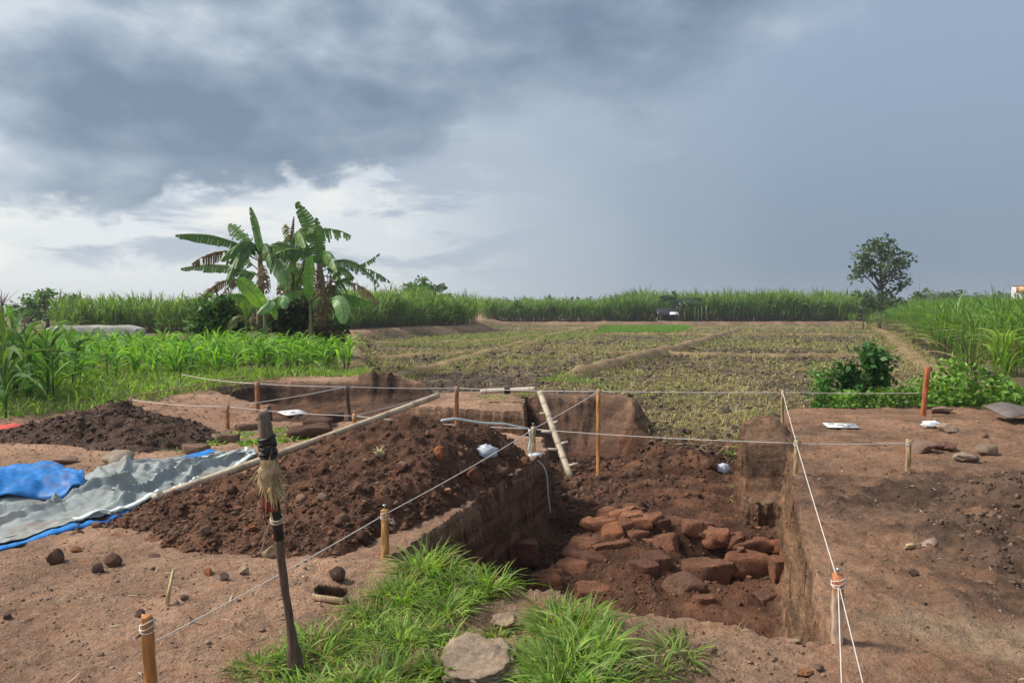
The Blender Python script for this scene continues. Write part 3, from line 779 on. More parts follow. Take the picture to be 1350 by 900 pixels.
MZ = [(.21, .41, .05), (.165, .35, .045), (.27, .48, .07), (.14, .29, .05)]
specs = [maize_variant(rng.uniform(.50, .74), 9, .60, .05, MZ) for i in range(6)]
M_maize = leaf_mat('maize_leaf', .45, .6, .2, .25)
MAIZE = [(-13.5, 14.2), (-10.0, 14.4), (-7.6, 15.8), (-5.2, 17.6), (-4.3, 19.3), (-5.0, 22.6), (-9.5, 22.8), (-17, 23), (-19, 18)]
spots = in_poly(MAIZE, 560)
spots = spots[np.argsort(spots[:, 1] - .25 * np.abs(spots[:, 0] + 7))]
proto, single = [], []
for sp in specs:
    st, ls = maize_meshes(sp)
    proto.append((st.mesh('stem', M_maize, True), [l.mesh('leaf', M_maize, True) for l in ls]))
    mb = MB()
    for q_ in [st] + ls:
        for v, f, c in zip(q_.V, q_.T, q_.C): pass
    vv = cat3(*[(np.concatenate(a.V), np.concatenate(a.T), np.concatenate(a.C)) for a in [st] + ls])
    single.append(vv)
single_me = [mesh_np('maize_plant', v[0], v[1], M_maize, v[2], True) for v in single]
MZ_LAB = 'young green maize plant with arching blades in the crop behind the grass bank'
for i, (px_, py_) in enumerate(spots[:290]):
    k = int(rng.integers(len(specs))); s = float(rng.uniform(.8, 1.2)); rz = float(rng.uniform(0, 6.28)); zz_ = float(H(px_, py_))
    if i < 70:
        o = thing('maize_plant', MZ_LAB, 'maize plant', (px_, py_, zz_), rz, 'young maize plants of the crop')
        o.scale = (s, s, s)
        link('stem', proto[k][0], o)
        for l in proto[k][1]: link('leaf', l, o)
    else:
        o = link('maize_plant', single_me[k], None, (px_, py_, zz_), (0, 0, rz), s)
        tag(o, MZ_LAB, 'maize plant', 'young maize plants of the crop')
rest = z_on(spots[290:])
stuff('maize_crop', tile(single, rest, rng.uniform(0, 6.28, len(rest)), rng.uniform(.8, 1.25, len(rest))), M_maize, 'farther rows of young maize merging into one green mass')
# full-grown maize at the edge of the picture
tall_sp = [maize_variant(h, 11, .85, .085, [(.10, .2, .05), (.13, .24, .06), (.09, .17, .06)]) for h in (1.75, 1.5, 1.25)]
for i, (px, yd, k, s) in enumerate(((6, 10.8, 0, 1.05), (-22, 11.4, 0, 1.0), (34, 12.0, 1, .95), (62, 12.8, 1, .95), (18, 12.9, 1, 1.05), (-60, 12.2, 0, 1), (95, 14.0, 2, .95))):
    p = at(px, 480, yd); st, ls = maize_meshes(tall_sp[k])
    lab = ['tallest maize plant, its purple tassel rising above the trees', None, 'tall broad-leaved maize plant next to the tasselled one', 'full-grown maize plant bending over towards the grey slab', 'tall maize plant tucked behind the tasselled one', None, 'lower maize plant just short of the grey slab'][i] or 'full-grown maize plant at the very edge of the crop'
    o = thing('maize_plant', lab, 'maize plant', (p[0], p[1], H(p[0], p[1])), rng.uniform(0, 6.28), 'full-grown maize plants'); o.scale = (s,) * 3
    st.build('stem', M_maize, o, True)
    for l in ls: l.build('leaf', M_maize, o, True)
    if i < 3:
        tb = np.tile([[0, 0, tall_sp[k][0] * .9]], (14, 1))
        v = blades(tb, rng.uniform(.2, .42, 14), .014, rng.uniform(0, 6.28, 14), rng.uniform(.05, .5, 14), .15, 3, (.25, .2, .2), .2)
        link('tassel', mesh_np('tassel', v[0], v[1], M_straw, v[2]), o)

# half-grown maize between the tall plants and the young crop
half = [maize_variant(rng.uniform(.85, 1.2), 9, .8, .085, [(.13, .28, .06), (.17, .35, .05), (.11, .23, .06)]) for _ in range(4)]
hm = []
for sp in half:
    st, ls = maize_meshes(sp); hm.append((st.mesh('stem', M_maize, True), [l.mesh('leaf', M_maize, True) for l in ls]))
for i in range(26):
    px, yd = rng.uniform(-60, 85), rng.uniform(11.6, 15.5); p = at(px, 480, yd); k = i % 4
    o = thing('maize_plant', 'half-grown maize plant in the thicket round the tasselled plants', 'maize plant', (p[0], p[1], H(p[0], p[1])), float(rng.uniform(0, 6.28)), 'half-grown maize plants'); o.scale = (float(rng.uniform(.85, 1.15)),) * 3
    link('stem', hm[k][0], o)
    for l in hm[k][1]: link('leaf', l, o)

# ---- sugar cane
def cane_variant(H_, n, L, w, cols, seg=4, spread=.35, dry=.15, nst=5):
    """a stool of cane: stalks, arching leaves, dead leaves hanging low"""
    b = np.empty((n, 3)); a = rng.uniform(0, 6.28, n); r = spread * np.sqrt(rng.uniform(0, 1, n))
    b[:, 0], b[:, 1] = r * np.cos(a), r * np.sin(a); b[:, 2] = H_ * rng.uniform(.05, .62, n) ** .8
    col = pal(n, cols)
    isdry = (rng.uniform(0, 1, n) < dry) & (b[:, 2] < H_ * .4)
    col[isdry] = pal(int(isdry.sum()), [(.33, .26, .14), (.26, .19, .1)])
    hh = np.minimum(L * rng.uniform(.65, 1.15, n), (H_ * rng.uniform(.9, 1.2, n) - b[:, 2]) * 1.25)
    p1 = blades(b, hh, w * rng.uniform(.7, 1.2, n), a + rng.normal(0, 1.0, n), rng.uniform(.04, .4, n) + .4 * isdry, rng.uniform(.1, .75, n) + .3 * isdry, seg, col, .22)
    st = MB()
    for i in range(nst):
        an = rng.uniform(0, 6.28); x0, y0 = spread * .7 * math.cos(an), spread * .7 * math.sin(an)
        st.tube([(x0, y0, -.05), (x0 * 1.25, y0 * 1.25, H_ * .55)], [.018, .013], 4, (.17, .17, .08), cap=False)
    p2 = (np.concatenate(st.V), np.concatenate(st.T), np.concatenate(st.C))
    return cat3(p1, p2)

CG = [(.14, .27, .045), (.18, .33, .06), (.22, .36, .075), (.10, .20, .04)]
M_cane = leaf_mat('cane_leaf', .45, .5, .25, .35)
near_v = [cane_variant(2.35, 64, 1.5, .042, CG, 5) for i in range(5)]
near_me = [mesh_np('sugarcane_plant', *v[:2], M_cane, v[2]) for v in near_v]
RIGHT = [(13.6, 21.2), (15.8, 26.0), (18.4, 31.5), (32.3, 60), (47.5, 93), (80, 93), (62, 50), (26, 19.5), (18, 18.6)]
spots = in_poly(RIGHT, 2500, lambda a, b: np.clip(1.3 - (b - 20) / 90, .25, 1))
edge = dline(spots[:, 0], spots[:, 1], [(26, 19), (18, 18.6), (13.6, 21.2), (15.8, 26.0), (18.4, 31.5), (32.3, 60), (47.5, 93)])
order = np.argsort(edge * .6 + .03 * spots[:, 1]); spots = spots[order]
LABC = 'green sugar cane stool along the edge of the cane field by the dirt path'
for (a, b_) in spots[:230]:
    o = link('sugarcane_plant', near_me[int(rng.integers(5))], None, (a, b_, H(a, b_) - .03), (0, 0, rng.uniform(0, 6.28)), float(rng.uniform(.92, 1.2)))
    tag(o, LABC, 'sugar cane', 'sugar cane plants along the field path')
for (a, b_) in ((34.6, 70.5), (35.8, 71.2), (37.0, 71.8), (38.2, 72.0), (36.4, 70.0), (39.4, 72.4), (33.8, 72.4), (38.8, 70.9)):
    o = link('sugarcane_plant', near_me[int(rng.integers(5))], None, (a, b_, H(a, b_) - .03), (0, 0, float(rng.uniform(0, 6.28))), float(rng.uniform(.7, .95)))
    tag(o, 'cane stool hiding the foot of the round-headed tree', 'sugar cane', 'cane at the foot of the round-headed tree')
p = at(1322, 480, 19.2)
v = cane_variant(1.9, 70, 1.25, .055, [(.24, .40, .06), (.28, .44, .07), (.2, .36, .05)], 5, .2, 0)
tag(link('sugarcane_plant', mesh_np('sugarcane_plant', v[0], v[1], M_cane, v[2]), None, (p[0], p[1], H(p[0], p[1]))), 'brightest yellow-green cane tuft fanning out in front of the cane field', 'sugar cane')
rest = z_on(spots[230:])
stuff('sugarcane_field', tile(near_v, rest, rng.uniform(0, 6.28, len(rest)), rng.uniform(.85, 1.15, len(rest))), M_cane, 'bright green sugar cane field beside the dirt path')
far_v = [cane_variant(3.3, 26, 2.0, .11, [(.15, .25, .055), (.185, .30, .065), (.21, .33, .08), (.12, .205, .05)], 3, .6, .10, 3) for i in range(5)]
def cane_block(P, n, label, sc=(.85, 1.1)):
    q = z_on(in_poly(P, n))
    k = 1 + .16 * fbm(q[:, 0] * .35, q[:, 1] * .35, o=3) + .08 * fbm(q[:, 0] * 1.3, q[:, 1] * 1.3, o=2)      # ragged tops
    stuff('sugarcane_field', tile(far_v, q, rng.uniform(0, 6.28, len(q)), rng.uniform(*sc, len(q)) * k), M_cane, label)
cane_block([(14, 97), (47, 97), (50, 108), (14, 108)], 1100, 'tall cane block between the small hut and the round-headed tree', (.95, 1.2))
cane_block([(-4, 97), (16, 97), (16, 106), (-4, 106)], 560, 'low far cane beyond the paddy, running up to the small hut', (.72, .9))
cane_block([(-13, 50), (-10.9, 50.5), (-7.8, 59.5), (-3.9, 66.5), (-3.6, 72), (-10, 74), (-18, 60)], 620, 'cane stand on the earth bank just right of the banana grove', (.72, .92))
cane_block([(-27, 43), (-17, 43), (-15, 52), (-31.5, 52)], 480, 'cane stand behind the grey slab', (.52, .72))
cane_block([(48, 96), (90, 92), (110, 110), (48, 110)], 600, 'distant cane beyond the bright cane field', (.7, .95))
cane_block([(-22, 80), (-4, 76), (-4, 90), (-26, 92)], 260, 'cane showing beyond the cane stand of the earth bank', (.7, .9))

# ---- leafy weeds, bush, trees
def leafcloud(cent, rad, n, size, cols, squash=1.0, lump=10, seed=None, shell=.55):
    """leaf-sized faces scattered in clumps through a crown"""
    ce = np.asarray(cent, float); rad = np.asarray(rad, float) * np.ones(3)
    u = rng.standard_normal((lump, 3)); u /= np.linalg.norm(u, axis=1)[:, None]
    cl = ce + u * rad * rng.uniform(shell, 1, (lump, 1)) * .8
    k = rng.integers(0, lump, n)
    pos = cl[k] + rng.standard_normal((n, 3)) * rad * .17 * np.sqrt(8 / lump + .3)
    return leaves_at(pos, size, cols, rng.uniform(.75, 1.25, lump)[k])

def leaves_at(pos, size, cols, tone=None):
    n = len(pos); s = size * rng.uniform(.6, 1.3, n)[:, None]
    d = rng.standard_normal((n, 3)); d[:, 2] = d[:, 2] * .6 - .25; d /= np.linalg.norm(d, axis=1)[:, None]
    e = rng.standard_normal((n, 3)); e[:, 2] *= .4; e -= d * (e * d).sum(1)[:, None]; e /= np.linalg.norm(e, axis=1)[:, None]
    V = np.stack([pos, pos + d * s * .55 + e * s * .33, pos + d * s * 1.1, pos + d * s * .55 - e * s * .33], 1).reshape(-1, 3)
    i = np.arange(n)[:, None] * 4
    F = np.concatenate([i + [[0, 1, 2]], i + [[0, 2, 3]]])
    c = pal(n, cols) * (1 + .2 * rng.uniform(-1, 1, (n, 1)))
    if tone is not None: c = c * tone[:, None]
    return V, F, np.repeat(np.clip(c, 0, 1), 4, 0)

def wood(paths, col=(.11, .09, .065), n=7):
    mb = MB()
    for P, r in paths: mb.tube(P, r, n, col, jit=.06)
    return mb

WEED = [(.17, .34, .05), (.22, .40, .06), (.12, .26, .045), (.27, .44, .08)]
def weed_patch(P, n, hmax, size, label):
    q = in_poly(P, n); hh = hmax * np.clip(.55 + .8 * fbm(q[:, 0] * 1.1, q[:, 1] * 1.1, o=3), .15, 1.2)
    b = z_on(q); b[:, 2] += hh * rng.uniform(.0, 1, n) ** .6
    stuff('weeds', leaves_at(b, size, WEED, np.clip(.85 + .5 * fbm(q[:, 0] * 2, q[:, 1] * 2), .5, 1.4)), M_leaf, label)
weed_patch([(6.9, 12.0), (7.8, 13.6), (9.0, 16.4), (13, 16.5), (13, 11.6), (9.2, 10.9), (8.0, 11.1)], 19000, .70, .115, 'lush leafy weeds between the rusty stake and the dark sheet')
weed_patch([(4.9, 11.9), (5.6, 13.8), (7.8, 14.0), (8.0, 12.5), (6.6, 11.8)], 6500, .40, .085, 'leafy weeds at the foot of the dark green bush')
weed_patch([(8.2, 10.7), (9.0, 11.2), (10.5, 10.6), (10.5, 9.2), (8.6, 10.0)], 420, .12, .07, 'sparse weeds by the dark sheet')
p = at(1135, 500, 13.6)
o = thing('shrub', 'rounded dark green shrub standing in the weeds behind the taut string', 'shrub', (p[0], p[1], H(p[0], p[1])), 0); o.scale = (1.2, 1.2, 1.3)
v = cat3(leafcloud((.05, 0, .62), (.5, .45, .55), 1700, .10, [(.05, .15, .03), (.07, .18, .035), (.04, .11, .03)], lump=18, shell=.2), leafcloud((.15, 0, .95), (.28, .3, .3), 500, .09, [(.06, .17, .03), (.08, .2, .04)], lump=9, shell=.2), leafcloud((-.2, -.1, .25), (.6, .5, .3), 900, .10, [(.05, .15, .03), (.07, .18, .035), (.04, .11, .03)], lump=22, shell=.3))
link('foliage', mesh_np('foliage', *v[:2], M_leaf, v[2]), o)
v = leafcloud((-.55, .1, .5), (.35, .3, .45), 600, .07, [(.10, .24, .05), (.13, .28, .06)], lump=12, shell=.3)
link('foliage', mesh_np('foliage', *v[:2], M_leaf, v[2]), o)
wood([([(0, 0, -.05), (.05, 0, .5)], [.03, .015]), ([(0, 0, 0), (-.2, .05, .6)], [.02, .01]), ([(0, 0, 0), (.2, -.05, .55)], [.02, .01])]).build('stem', M_bark, o, True)

def tree(px, yd, top_px, crown, label, leafsz, n, cols, name='tree', cat='tree', trunk=.12, lump=26, limbs=9, shell=.5, clump=None, group=None):
    """crown: list of (dx_px, y_px, rx_px, ry_px) ellipses in the photograph, turned into metres at distance yd"""
    p = at(px, 405, yd); z0 = float(H(p[0], p[1])); k = yd / FPX
    o = thing(name, label, cat, (p[0], p[1], z0), 0, group)
    Vs, paths = [], []
    zt = at(px, top_px, yd)[2] - z0
    paths.append(([(0, 0, -.2), (.03 * zt, 0, zt * .35), (-.01 * zt, .02, zt * .62), (.02 * zt, 0, zt * .88)], [trunk, trunk * .75, trunk * .5, trunk * .12]))
    tot = sum(c[2] * c[3] for c in crown)
    for (dx, yp, rx, ry) in crown:
        cz = at(px, yp, yd)[2] - z0; c = np.array([dx * k, 0, cz]); rr = np.array([rx * k, rx * k * .9, ry * k])
        m = int(n * rx * ry / tot); lm = max(4, int(lump * rx * ry / tot))
        u = rng.standard_normal((lm, 3)); u /= np.linalg.norm(u, axis=1)[:, None]
        cl = c + u * rr * rng.uniform(shell, 1.0, (lm, 1))
        j = rng.integers(0, lm, m); sp = clump or rr.mean() * .22
        pos = cl[j] + rng.standard_normal((m, 3)) * sp * np.array([1, 1, .7])
        Vs.append(leaves_at(pos, leafsz, cols, rng.uniform(.7, 1.3, lm)[j]))
        for q_ in cl[rng.permutation(lm)[:max(2, int(limbs * rx * ry / tot))]]:
            s0 = np.array([0, 0, max(zt * .2, min(q_[2] * .62, zt * .75))])
            mid = s0 * .5 + q_ * .5 + np.array([0, 0, .08 * zt * rng.uniform(-.3, .6)])
            paths.append(([s0, mid, q_], [trunk * .38, trunk * .24, trunk * .07]))
    v = cat3(*Vs)
    link('crown', mesh_np('crown', v[0], v[1], M_leaf, v[2]), o)
    wood(paths).build('trunk', M_bark, o, True)
    return o

DKG = [(.07, .115, .045), (.09, .145, .05), (.055, .095, .04), (.125, .165, .07)]
MDG = [(.10, .20, .045), (.13, .25, .05), (.075, .15, .035)]
tree(1160, 74, 312, [(-2, 348, 34, 30), (-8, 325, 26, 14), (22, 338, 22, 12), (-22, 362, 16, 22), (18, 368, 22, 16), (2, 390, 25, 13), (14, 396, 22, 10), (-14, 398, 14, 8), (4, 320, 10, 9), (34, 346, 10, 5)],
     'round-headed open-crowned tree standing alone by the cane field', .42, 1900, DKG, trunk=.16, lump=74, limbs=34, clump=.31, shell=.35)
tree(1138, 73, 383, [(0, 396, 15, 13), (16, 401, 20, 10)], 'dark low shrub at the foot of the round-headed tree', .3, 500, DKG, 'shrub', 'shrub', .06, 16, 3)
tree(548, 78, 372, [(0, 384, 22, 13), (8, 376, 13, 9), (-12, 392, 14, 9)], 'small dense tree peeping over the cane right of the banana grove', .42, 1300, MDG, trunk=.14, lump=26, limbs=6)
tree(62, 55, 384, [(-4, 405, 30, 20), (-12, 394, 22, 14), (-28, 410, 20, 18), (20, 412, 14, 12)], 'broad bushy tree rising behind the tall maize', .3, 1900, MDG, trunk=.14, lump=40, limbs=8)
tree(94, 58, 388, [(0, 400, 12, 11), (6, 394, 9, 7)], 'darker small tree beside the broad bushy tree', .34, 420, DKG, trunk=.1, lump=12, limbs=6)
tree(245, 85, 396, [(0, 405, 16, 8)], 'low treetop showing behind the cane beside the banana grove', .4, 320, DKG, trunk=.1, lump=12, limbs=3)
tree(1258, 120, 378, [(0, 388, 11, 7), (-14, 391, 9, 5)], 'hazy tree top above the bright cane field', .5, 220, DKG, trunk=.12, lump=12, limbs=4)
tree(1212, 110, 380, [(0, 392, 12, 7)], 'low dark tree top just right of the round-headed tree', .5, 240, DKG, trunk=.12, lump=12, limbs=3)
tree(680, 96.5, 396, [(0, 404, 11, 8)], 'single bush standing out before the low far cane', .4, 260, MDG, 'shrub', 'shrub', .08, 10, 3)
tree(1180, 88, 402, [(0, 410, 14, 7)], 'green bush at the end of the dirt path', .35, 280, MDG, 'shrub', 'shrub', .06, 10, 3)
# far-off wood on the horizon
Vs = []
for i in range(74):
    px = rng.uniform(605, 1120) if i < 54 else rng.uniform(1180, 1345); yd = rng.uniform(210, 270)
    c = at(px, 400.5 if i < 54 else 392, yd); rx = rng.uniform(3, 7); hgt = rng.uniform(1.4, 3.2)
    Vs.append(leafcloud((c[0], c[1], c[2] - .6), (rx, rx, hgt), 110, 1.5, DKG, lump=12, shell=.2))
stuff('distant_wood', cat3(*Vs), M_leaf, 'thin dark line of far-off trees along the horizon')
# ------------------------------------------------------------------ bananas
M_ban = leaf_mat('banana_leaf', .42, .45, .18, .4)
M_dead = leaf_mat('dead_banana_leaf', .2, .85, .35, .15)
M_pseudo = plain_mat('banana_stem', (1, 1, 1), .8, .35, 9, .8, .2, use_attr=True, stretch=(6, 6, 1))

def bez(p0, p1, p2, n):
    t = np.linspace(0, 1, n)[:, None]
    return (1 - t) ** 2 * p0 + 2 * t * (1 - t) * p1 + t ** 2 * p2

def banana_leaf(p0, p1, p2, width, col, tear=.3, droop=.35, nstrip=26, face=None, ragged=.0, stalk=.12):
    """a midrib with a blade torn into strips on each side; width in metres"""
    P = bez(np.asarray(p0, float), np.asarray(p1, float), np.asarray(p2, float), nstrip + 1)
    T = np.gradient(P, axis=0); T /= np.linalg.norm(T, axis=1)[:, None]
    face = np.array(face if face is not None else (0, -1, .35), float)
    S = np.cross(T, face); S /= np.linalg.norm(S, axis=1)[:, None] + 1e-9
    N = np.cross(S, T)
    t = np.linspace(0, 1, nstrip + 1)
    prof = np.clip(np.minimum((t - stalk) / .16, 1), 0, 1) ** .6 * np.clip((1.02 - t) / .28, 0, 1) ** .55
    mb = MB()
    mb.tube(P, np.linspace(.035, .008, nstrip + 1) * max(width / .6, .5), 5, np.asarray(col) * 1.15 + .02, cap=False)
    dn = np.array([0, 0, -1.0])
    for sd in (-1, 1):
        torn = 0.0; group = 0
        for i in range(nstrip):
            if t[i + 1] < stalk or prof[i] <= 0.01 and prof[i + 1] <= .01: continue
            if rng.uniform() < tear: torn = rng.uniform(-.10, .25) * (1 + 2 * tear); group += 1
            if rng.uniform() < ragged: continue
            gap = .18 * tear if rng.uniform() < .5 else 0
            row = []
            for j, (a, b) in enumerate(((0, .0), (.5, .35), (1, 1))):
                for q_, e in ((i, gap), (i + 1, -gap)):
                    base = P[q_] + T[q_] * np.linalg.norm(P[i + 1] - P[i]) * e * a
                    w = width * .5 * prof[q_] * a * (1 + .04 * math.sin(7 * t[q_] * 6))
                    row.append(base + sd * S[q_] * w * (1 - .25 * droop * a) + dn * w * (droop * a + torn * b) - N[q_] * 0 + T[q_] * w * .25 * a)
            V = np.array(row)
            cc = np.asarray(col) * (1 + .16 * rng.uniform(-1, 1)) * (.9 + .2 * (sd > 0))
            mb.add(V, [(0, 1, 3, 2), (2, 3, 5, 4)], np.clip(cc, 0, 1))
    return mb

YB = 24.0
def cp(X, Y, dy=0.0): return at(220 + X / 4.0906, 250 + Y / 4.0906, YB + dy)
G1, G2, G3, LIME, PALE = (.13, .25, .06), (.17, .32, .065), (.095, .185, .05), (.30, .52, .07), (.20, .36, .13)
BR, BR2, YEL = (.19, .12, .065), (.27, .19, .11), (.34, .27, .08)
def m_(px): return px / 4.0906 * YB / FPX

def banana(label, base, stem, leaves, col=(.20, .15, .09), r=.13, name='banana_plant', extra=9):
    x0, y0 = cp(*base)[:2] if len(base) == 2 else cp(*base)[:2]
    z0 = float(H(x0, y0)); o = thing(name, label, 'banana plant', (x0, y0, z0), 0, 'banana plants of the grove')
    off = np.array([x0, y0, z0])
    P = np.array([cp(*s) for s in stem]) - off; P = np.concatenate([[[P[0][0], P[0][1], -.1]], P])
    Q = np.array([np.interp(np.linspace(0, 1, 14), np.linspace(0, 1, len(P)), P[:, i]) for i in range(3)]).T
    MB().tube(Q, np.linspace(r * 1.25, r * .5, 14), 9, col, jit=.05).build('pseudostem', M_pseudo, o, True)
    for (a, b, c, w, cl, te, dr, kw) in leaves:
        dead = cl in (BR, BR2, YEL)
        mb = banana_leaf(cp(*a) - off, cp(*b) - off, cp(*c) - off, m_(w * (.9 if te > .07 else 1)), cl, te + (.22 if te > .07 else 0), dr, **kw)
        l = mb.build('leaf', M_dead if dead else M_ban, o, False)
        if dead: l['label'] = 'withered brown leaf'
    hs = float(Q[-1][2])
    for i in range(extra):                                    # more blades round the crown, and dead skirts on the stem
        a = rng.uniform(0, 6.28); L = hs * rng.uniform(.38, .6); low = rng.uniform() < .2
        b0 = Q[-1] if not low else Q[int(rng.integers(7, 12))]
        d = np.array([math.cos(a), math.sin(a), 0])
        if low: mb = banana_leaf(b0, b0 + d * L * .25 + np.array([0, 0, L * .1]), b0 + d * L * .3 - np.array([0, 0, L * rng.uniform(.5, .9)]), m_(58), (BR, BR2)[i % 2], .8, .4, ragged=.25)
        else: mb = banana_leaf(b0, b0 + d * L * .4 + np.array([0, 0, L * .45]), b0 + d * L * rng.uniform(.8, 1.0) + np.array([0, 0, L * rng.uniform(-.6, .2)]), m_(70), (G3, G1)[i % 2], .75, .75, ragged=.06)
        l = mb.build('leaf', M_dead if low else M_ban, o, False)
        if low: l['label'] = 'withered brown leaf'
    return o

HANG = dict(ragged=.25)
banana('banana plant with long leaves reaching over the cane and a thin spear leaf', (500, 800), [(505, 600), (508, 480), (500, 350)], [
    ((490, 370, 0), (330, 225, -.3), (45, 245, -.6), 60, G3, .12, .55, {}),
    ((490, 380, .2), (310, 275, -.1), (135, 400, -.4), 75, BR, .75, .9, dict(ragged=.12)),
    ((500, 470, 0), (320, 375, .5), (75, 425, .6), 56, G3, .15, .45, {}),
    ((480, 350, .3), (410, 235, .5), (335, 185, .7), 85, G1, .5, .2, {}),
    ((505, 380, .1), (500, 250, 0), (450, 95, .2), 46, G1, .15, .1, dict(face=(0.3, -1, 0))),
    ((500, 380, -.3), (645, 370, -.9), (650, 540, -1.2), 90, G1, .22, .25, dict(face=(-.2, -1, .5))),
    ((470, 500, .3), (270, 440, .3), (185, 610, .2), 58, BR, .5, .5, {}),
    ((490, 430, .4), (380, 330, .6), (340, 400, .8), 70, G1, .4, .4, {}),
    ((480, 520, .3), (380, 440, .6), (350, 330, .4), 80, G3, .35, .3, {}),
    ((400, 500, .5), (330, 500, .4), (285, 600, .4), 46, BR2, .7, .5, HANG),
    ((510, 420, .2), (490, 480, .1), (500, 590, 0), 48, BR, .7, .3, HANG),
    ((510, 400, -.1), (545, 470, -.2), (540, 560, -.1), 50, BR, .7, .3, HANG),
    ((500, 400, .5), (560, 300, .9), (620, 330, 1.1), 60, G3, .6, .5, {}),
    ((500, 460, .3), (420, 420, .2), (420, 520, .1), 66, G2, .25, .5, {}),
])
banana('withered banana plant in the middle of the grove with a hanging yellow-brown bunch', (690, 800, .8), [(690, 620, .8), (680, 480, .8), (675, 300, .8)], [
    ((680, 480, .8), (665, 300, .8), (685, 145, .8), 26, BR, .5, .2, {}),
    ((672, 300, .8), (640, 200, .8), (640, 185, .8), 58, YEL, .7, .5, dict(ragged=.2)),
    ((675, 330, .7), (610, 230, .5), (525, 350, .3), 66, BR, .8, .8, dict(ragged=.15)),
    ((680, 330, .9), (760, 230, .9), (770, 380, .8), 60, G3, .8, .8, dict(ragged=.15)),
    ((640, 275, .8), (700, 255, .7), (760, 300, .7), 60, G3, .6, .8, {}),
    ((680, 420, .7), (640, 400, .6), (640, 500, .5), 60, YEL, .7, .3, HANG),
    ((685, 400, .7), (720, 380, .6), (715, 500, .5), 70, YEL, .7, .3, HANG),
    ((680, 470, .8), (735, 440, .8), (740, 380, .7), 40, G3, .5, .4, {}),
    ((680, 500, .7), (620, 470, .6), (600, 560, .5), 60, BR, .7, .4, HANG),
    ((690, 480, .7), (730, 500, .6), (735, 590, .6), 60, BR2, .7, .4, HANG),
    ((690, 540, .6), (700, 600, .6), (690, 690, .5), 60, BR, .7, .4, HANG),
], col=(.2, .13, .08), r=.14)
banana('tallest banana plant of the grove with one broad leaf standing straight up', (832, 800, -.2), [(835, 620, -.2), (828, 480, -.2), (822, 400, -.2)], [
    ((822, 440, -.2), (835, 280, -.3), (700, 68, -.2), 92, G1, .3, .12, dict(face=(.2, -1, .1), stalk=.08)),
    ((826, 430, .1), (850, 280, .3), (803, 152, .4), 58, G3, .3, .12, dict(face=(-.3, -1, .1))),
    ((835, 420, -.3), (970, 330, -.3), (1080, 450, -.4), 62, G3, .5, .6, {}),
    ((1000, 420, -.3), (1080, 400, -.4), (1148, 343, -.4), 30, G3, .8, .5, dict(ragged=.2, stalk=.2)),
    ((1040, 420, -.4), (1110, 430, -.5), (1205, 498, -.5), 34, G3, .8, .6, dict(ragged=.2, stalk=.2)),
    ((1050, 430, -.4), (1100, 450, -.5), (1145, 522, -.5), 32, G3, .8, .5, dict(ragged=.2, stalk=.2)),
    ((840, 440, .1), (930, 380, .3), (1010, 480, .4), 56, G3, .4, .6, {}),
    ((830, 400, .4), (860, 360, .6), (890, 365, .7), 34, G3, .6, .4, {}),
    ((850, 590, .2), (950, 540, .3), (1110, 620, .2), 62, G2, .2, .5, {}),
    ((870, 590, -.4), (960, 560, -.9), (950, 722, -1.1), 84, PALE, .06, .2, dict(face=(0, -1, .5))),
    ((960, 500, .6), (1060, 500, .6), (1142, 622, .5), 52, BR2, .75, .5, dict(ragged=.1)),
    ((840, 470, -.1), (900, 440, -.1), (890, 560, -.1), 60, BR, .7, .3, HANG),
    ((830, 480, -.3), (800, 520, -.4), (800, 640, -.4), 66, BR2, .7, .3, HANG),
    ((835, 520, -.4), (870, 600, -.5), (850, 730, -.5), 66, BR, .7, .3, HANG),
    ((830, 560, -.4), (800, 640, -.5), (815, 750, -.5), 56, BR2, .7, .3, HANG),
    ((840, 600, .2), (910, 500, .3), (1000, 470, .4), 90, G3, .5, .4, {}),
    ((850, 620, .1), (960, 580, .2), (1040, 590, .3), 80, G2, .3, .5, {}),
], col=(.19, .13, .085), r=.17)
banana('young banana plant with a glowing lime leaf and a pale drooper', (530, 800, -1.2), [(530, 720, -1.2), (525, 650, -1.2)], [
    ((525, 660, -1.2), (500, 560, -1.4), (378, 478, -1.5), 84, LIME, .05, .2, dict(face=(.4, -1, .3))),
    ((525, 660, -1.2), (450, 560, -1.3), (340, 565, -1.5), 56, G2, .12, .45, {}),
    ((530, 660, -1.2), (600, 560, -1.6), (490, 670, -1.9), 60, PALE, .06, .3, {}),
    ((530, 660, -1.2), (650, 520, -1.5), (632, 640, -1.7), 58, PALE, .06, .3, dict(face=(0, -1, .5))),
    ((530, 680, -1.2), (575, 600, -1.5), (590, 700, -1.7), 36, LIME, .05, .3, dict(face=(0, -1, .5))),
    ((530, 660, -1.0), (620, 550, -.9), (740, 540, -.8), 70, G2, .1, .5, {}),
], col=(.17, .22, .09), r=.07, extra=0)
banana('young banana plant with one upright lime leaf before the tall plant', (775, 810, -1.0), [(775, 720, -1.0), (772, 620, -1.0)], [
    ((772, 640, -1.0), (750, 480, -1.1), (778, 352, -1.1), 58, (.17, .36, .05), .05, .1, dict(face=(-.2, -1, .1))),
    ((775, 660, -1.0), (790, 600, -1.0), (830, 580, -.9), 26, G2, .2, .3, {}),
], col=(.2, .2, .1), r=.06, extra=0)
banana('low banana sucker with a folded yellowing leaf by the dark bush', (430, 800, -1.0), [(430, 740, -1.0), (425, 690, -1.0)], [
    ((425, 720, -1.0), (380, 640, -1.1), (330, 760, -1.2), 60, (.2, .22, .07), .2, .4, {}),
    ((425, 720, -1.0), (440, 600, -1.1), (390, 600, -1.2), 44, G2, .1, .3, {}),
    ((430, 720, -1.0), (480, 640, -1.2), (450, 720, -1.3), 40, BR2, .5, .4, {}),
], col=(.17, .17, .08), r=.05, extra=0)

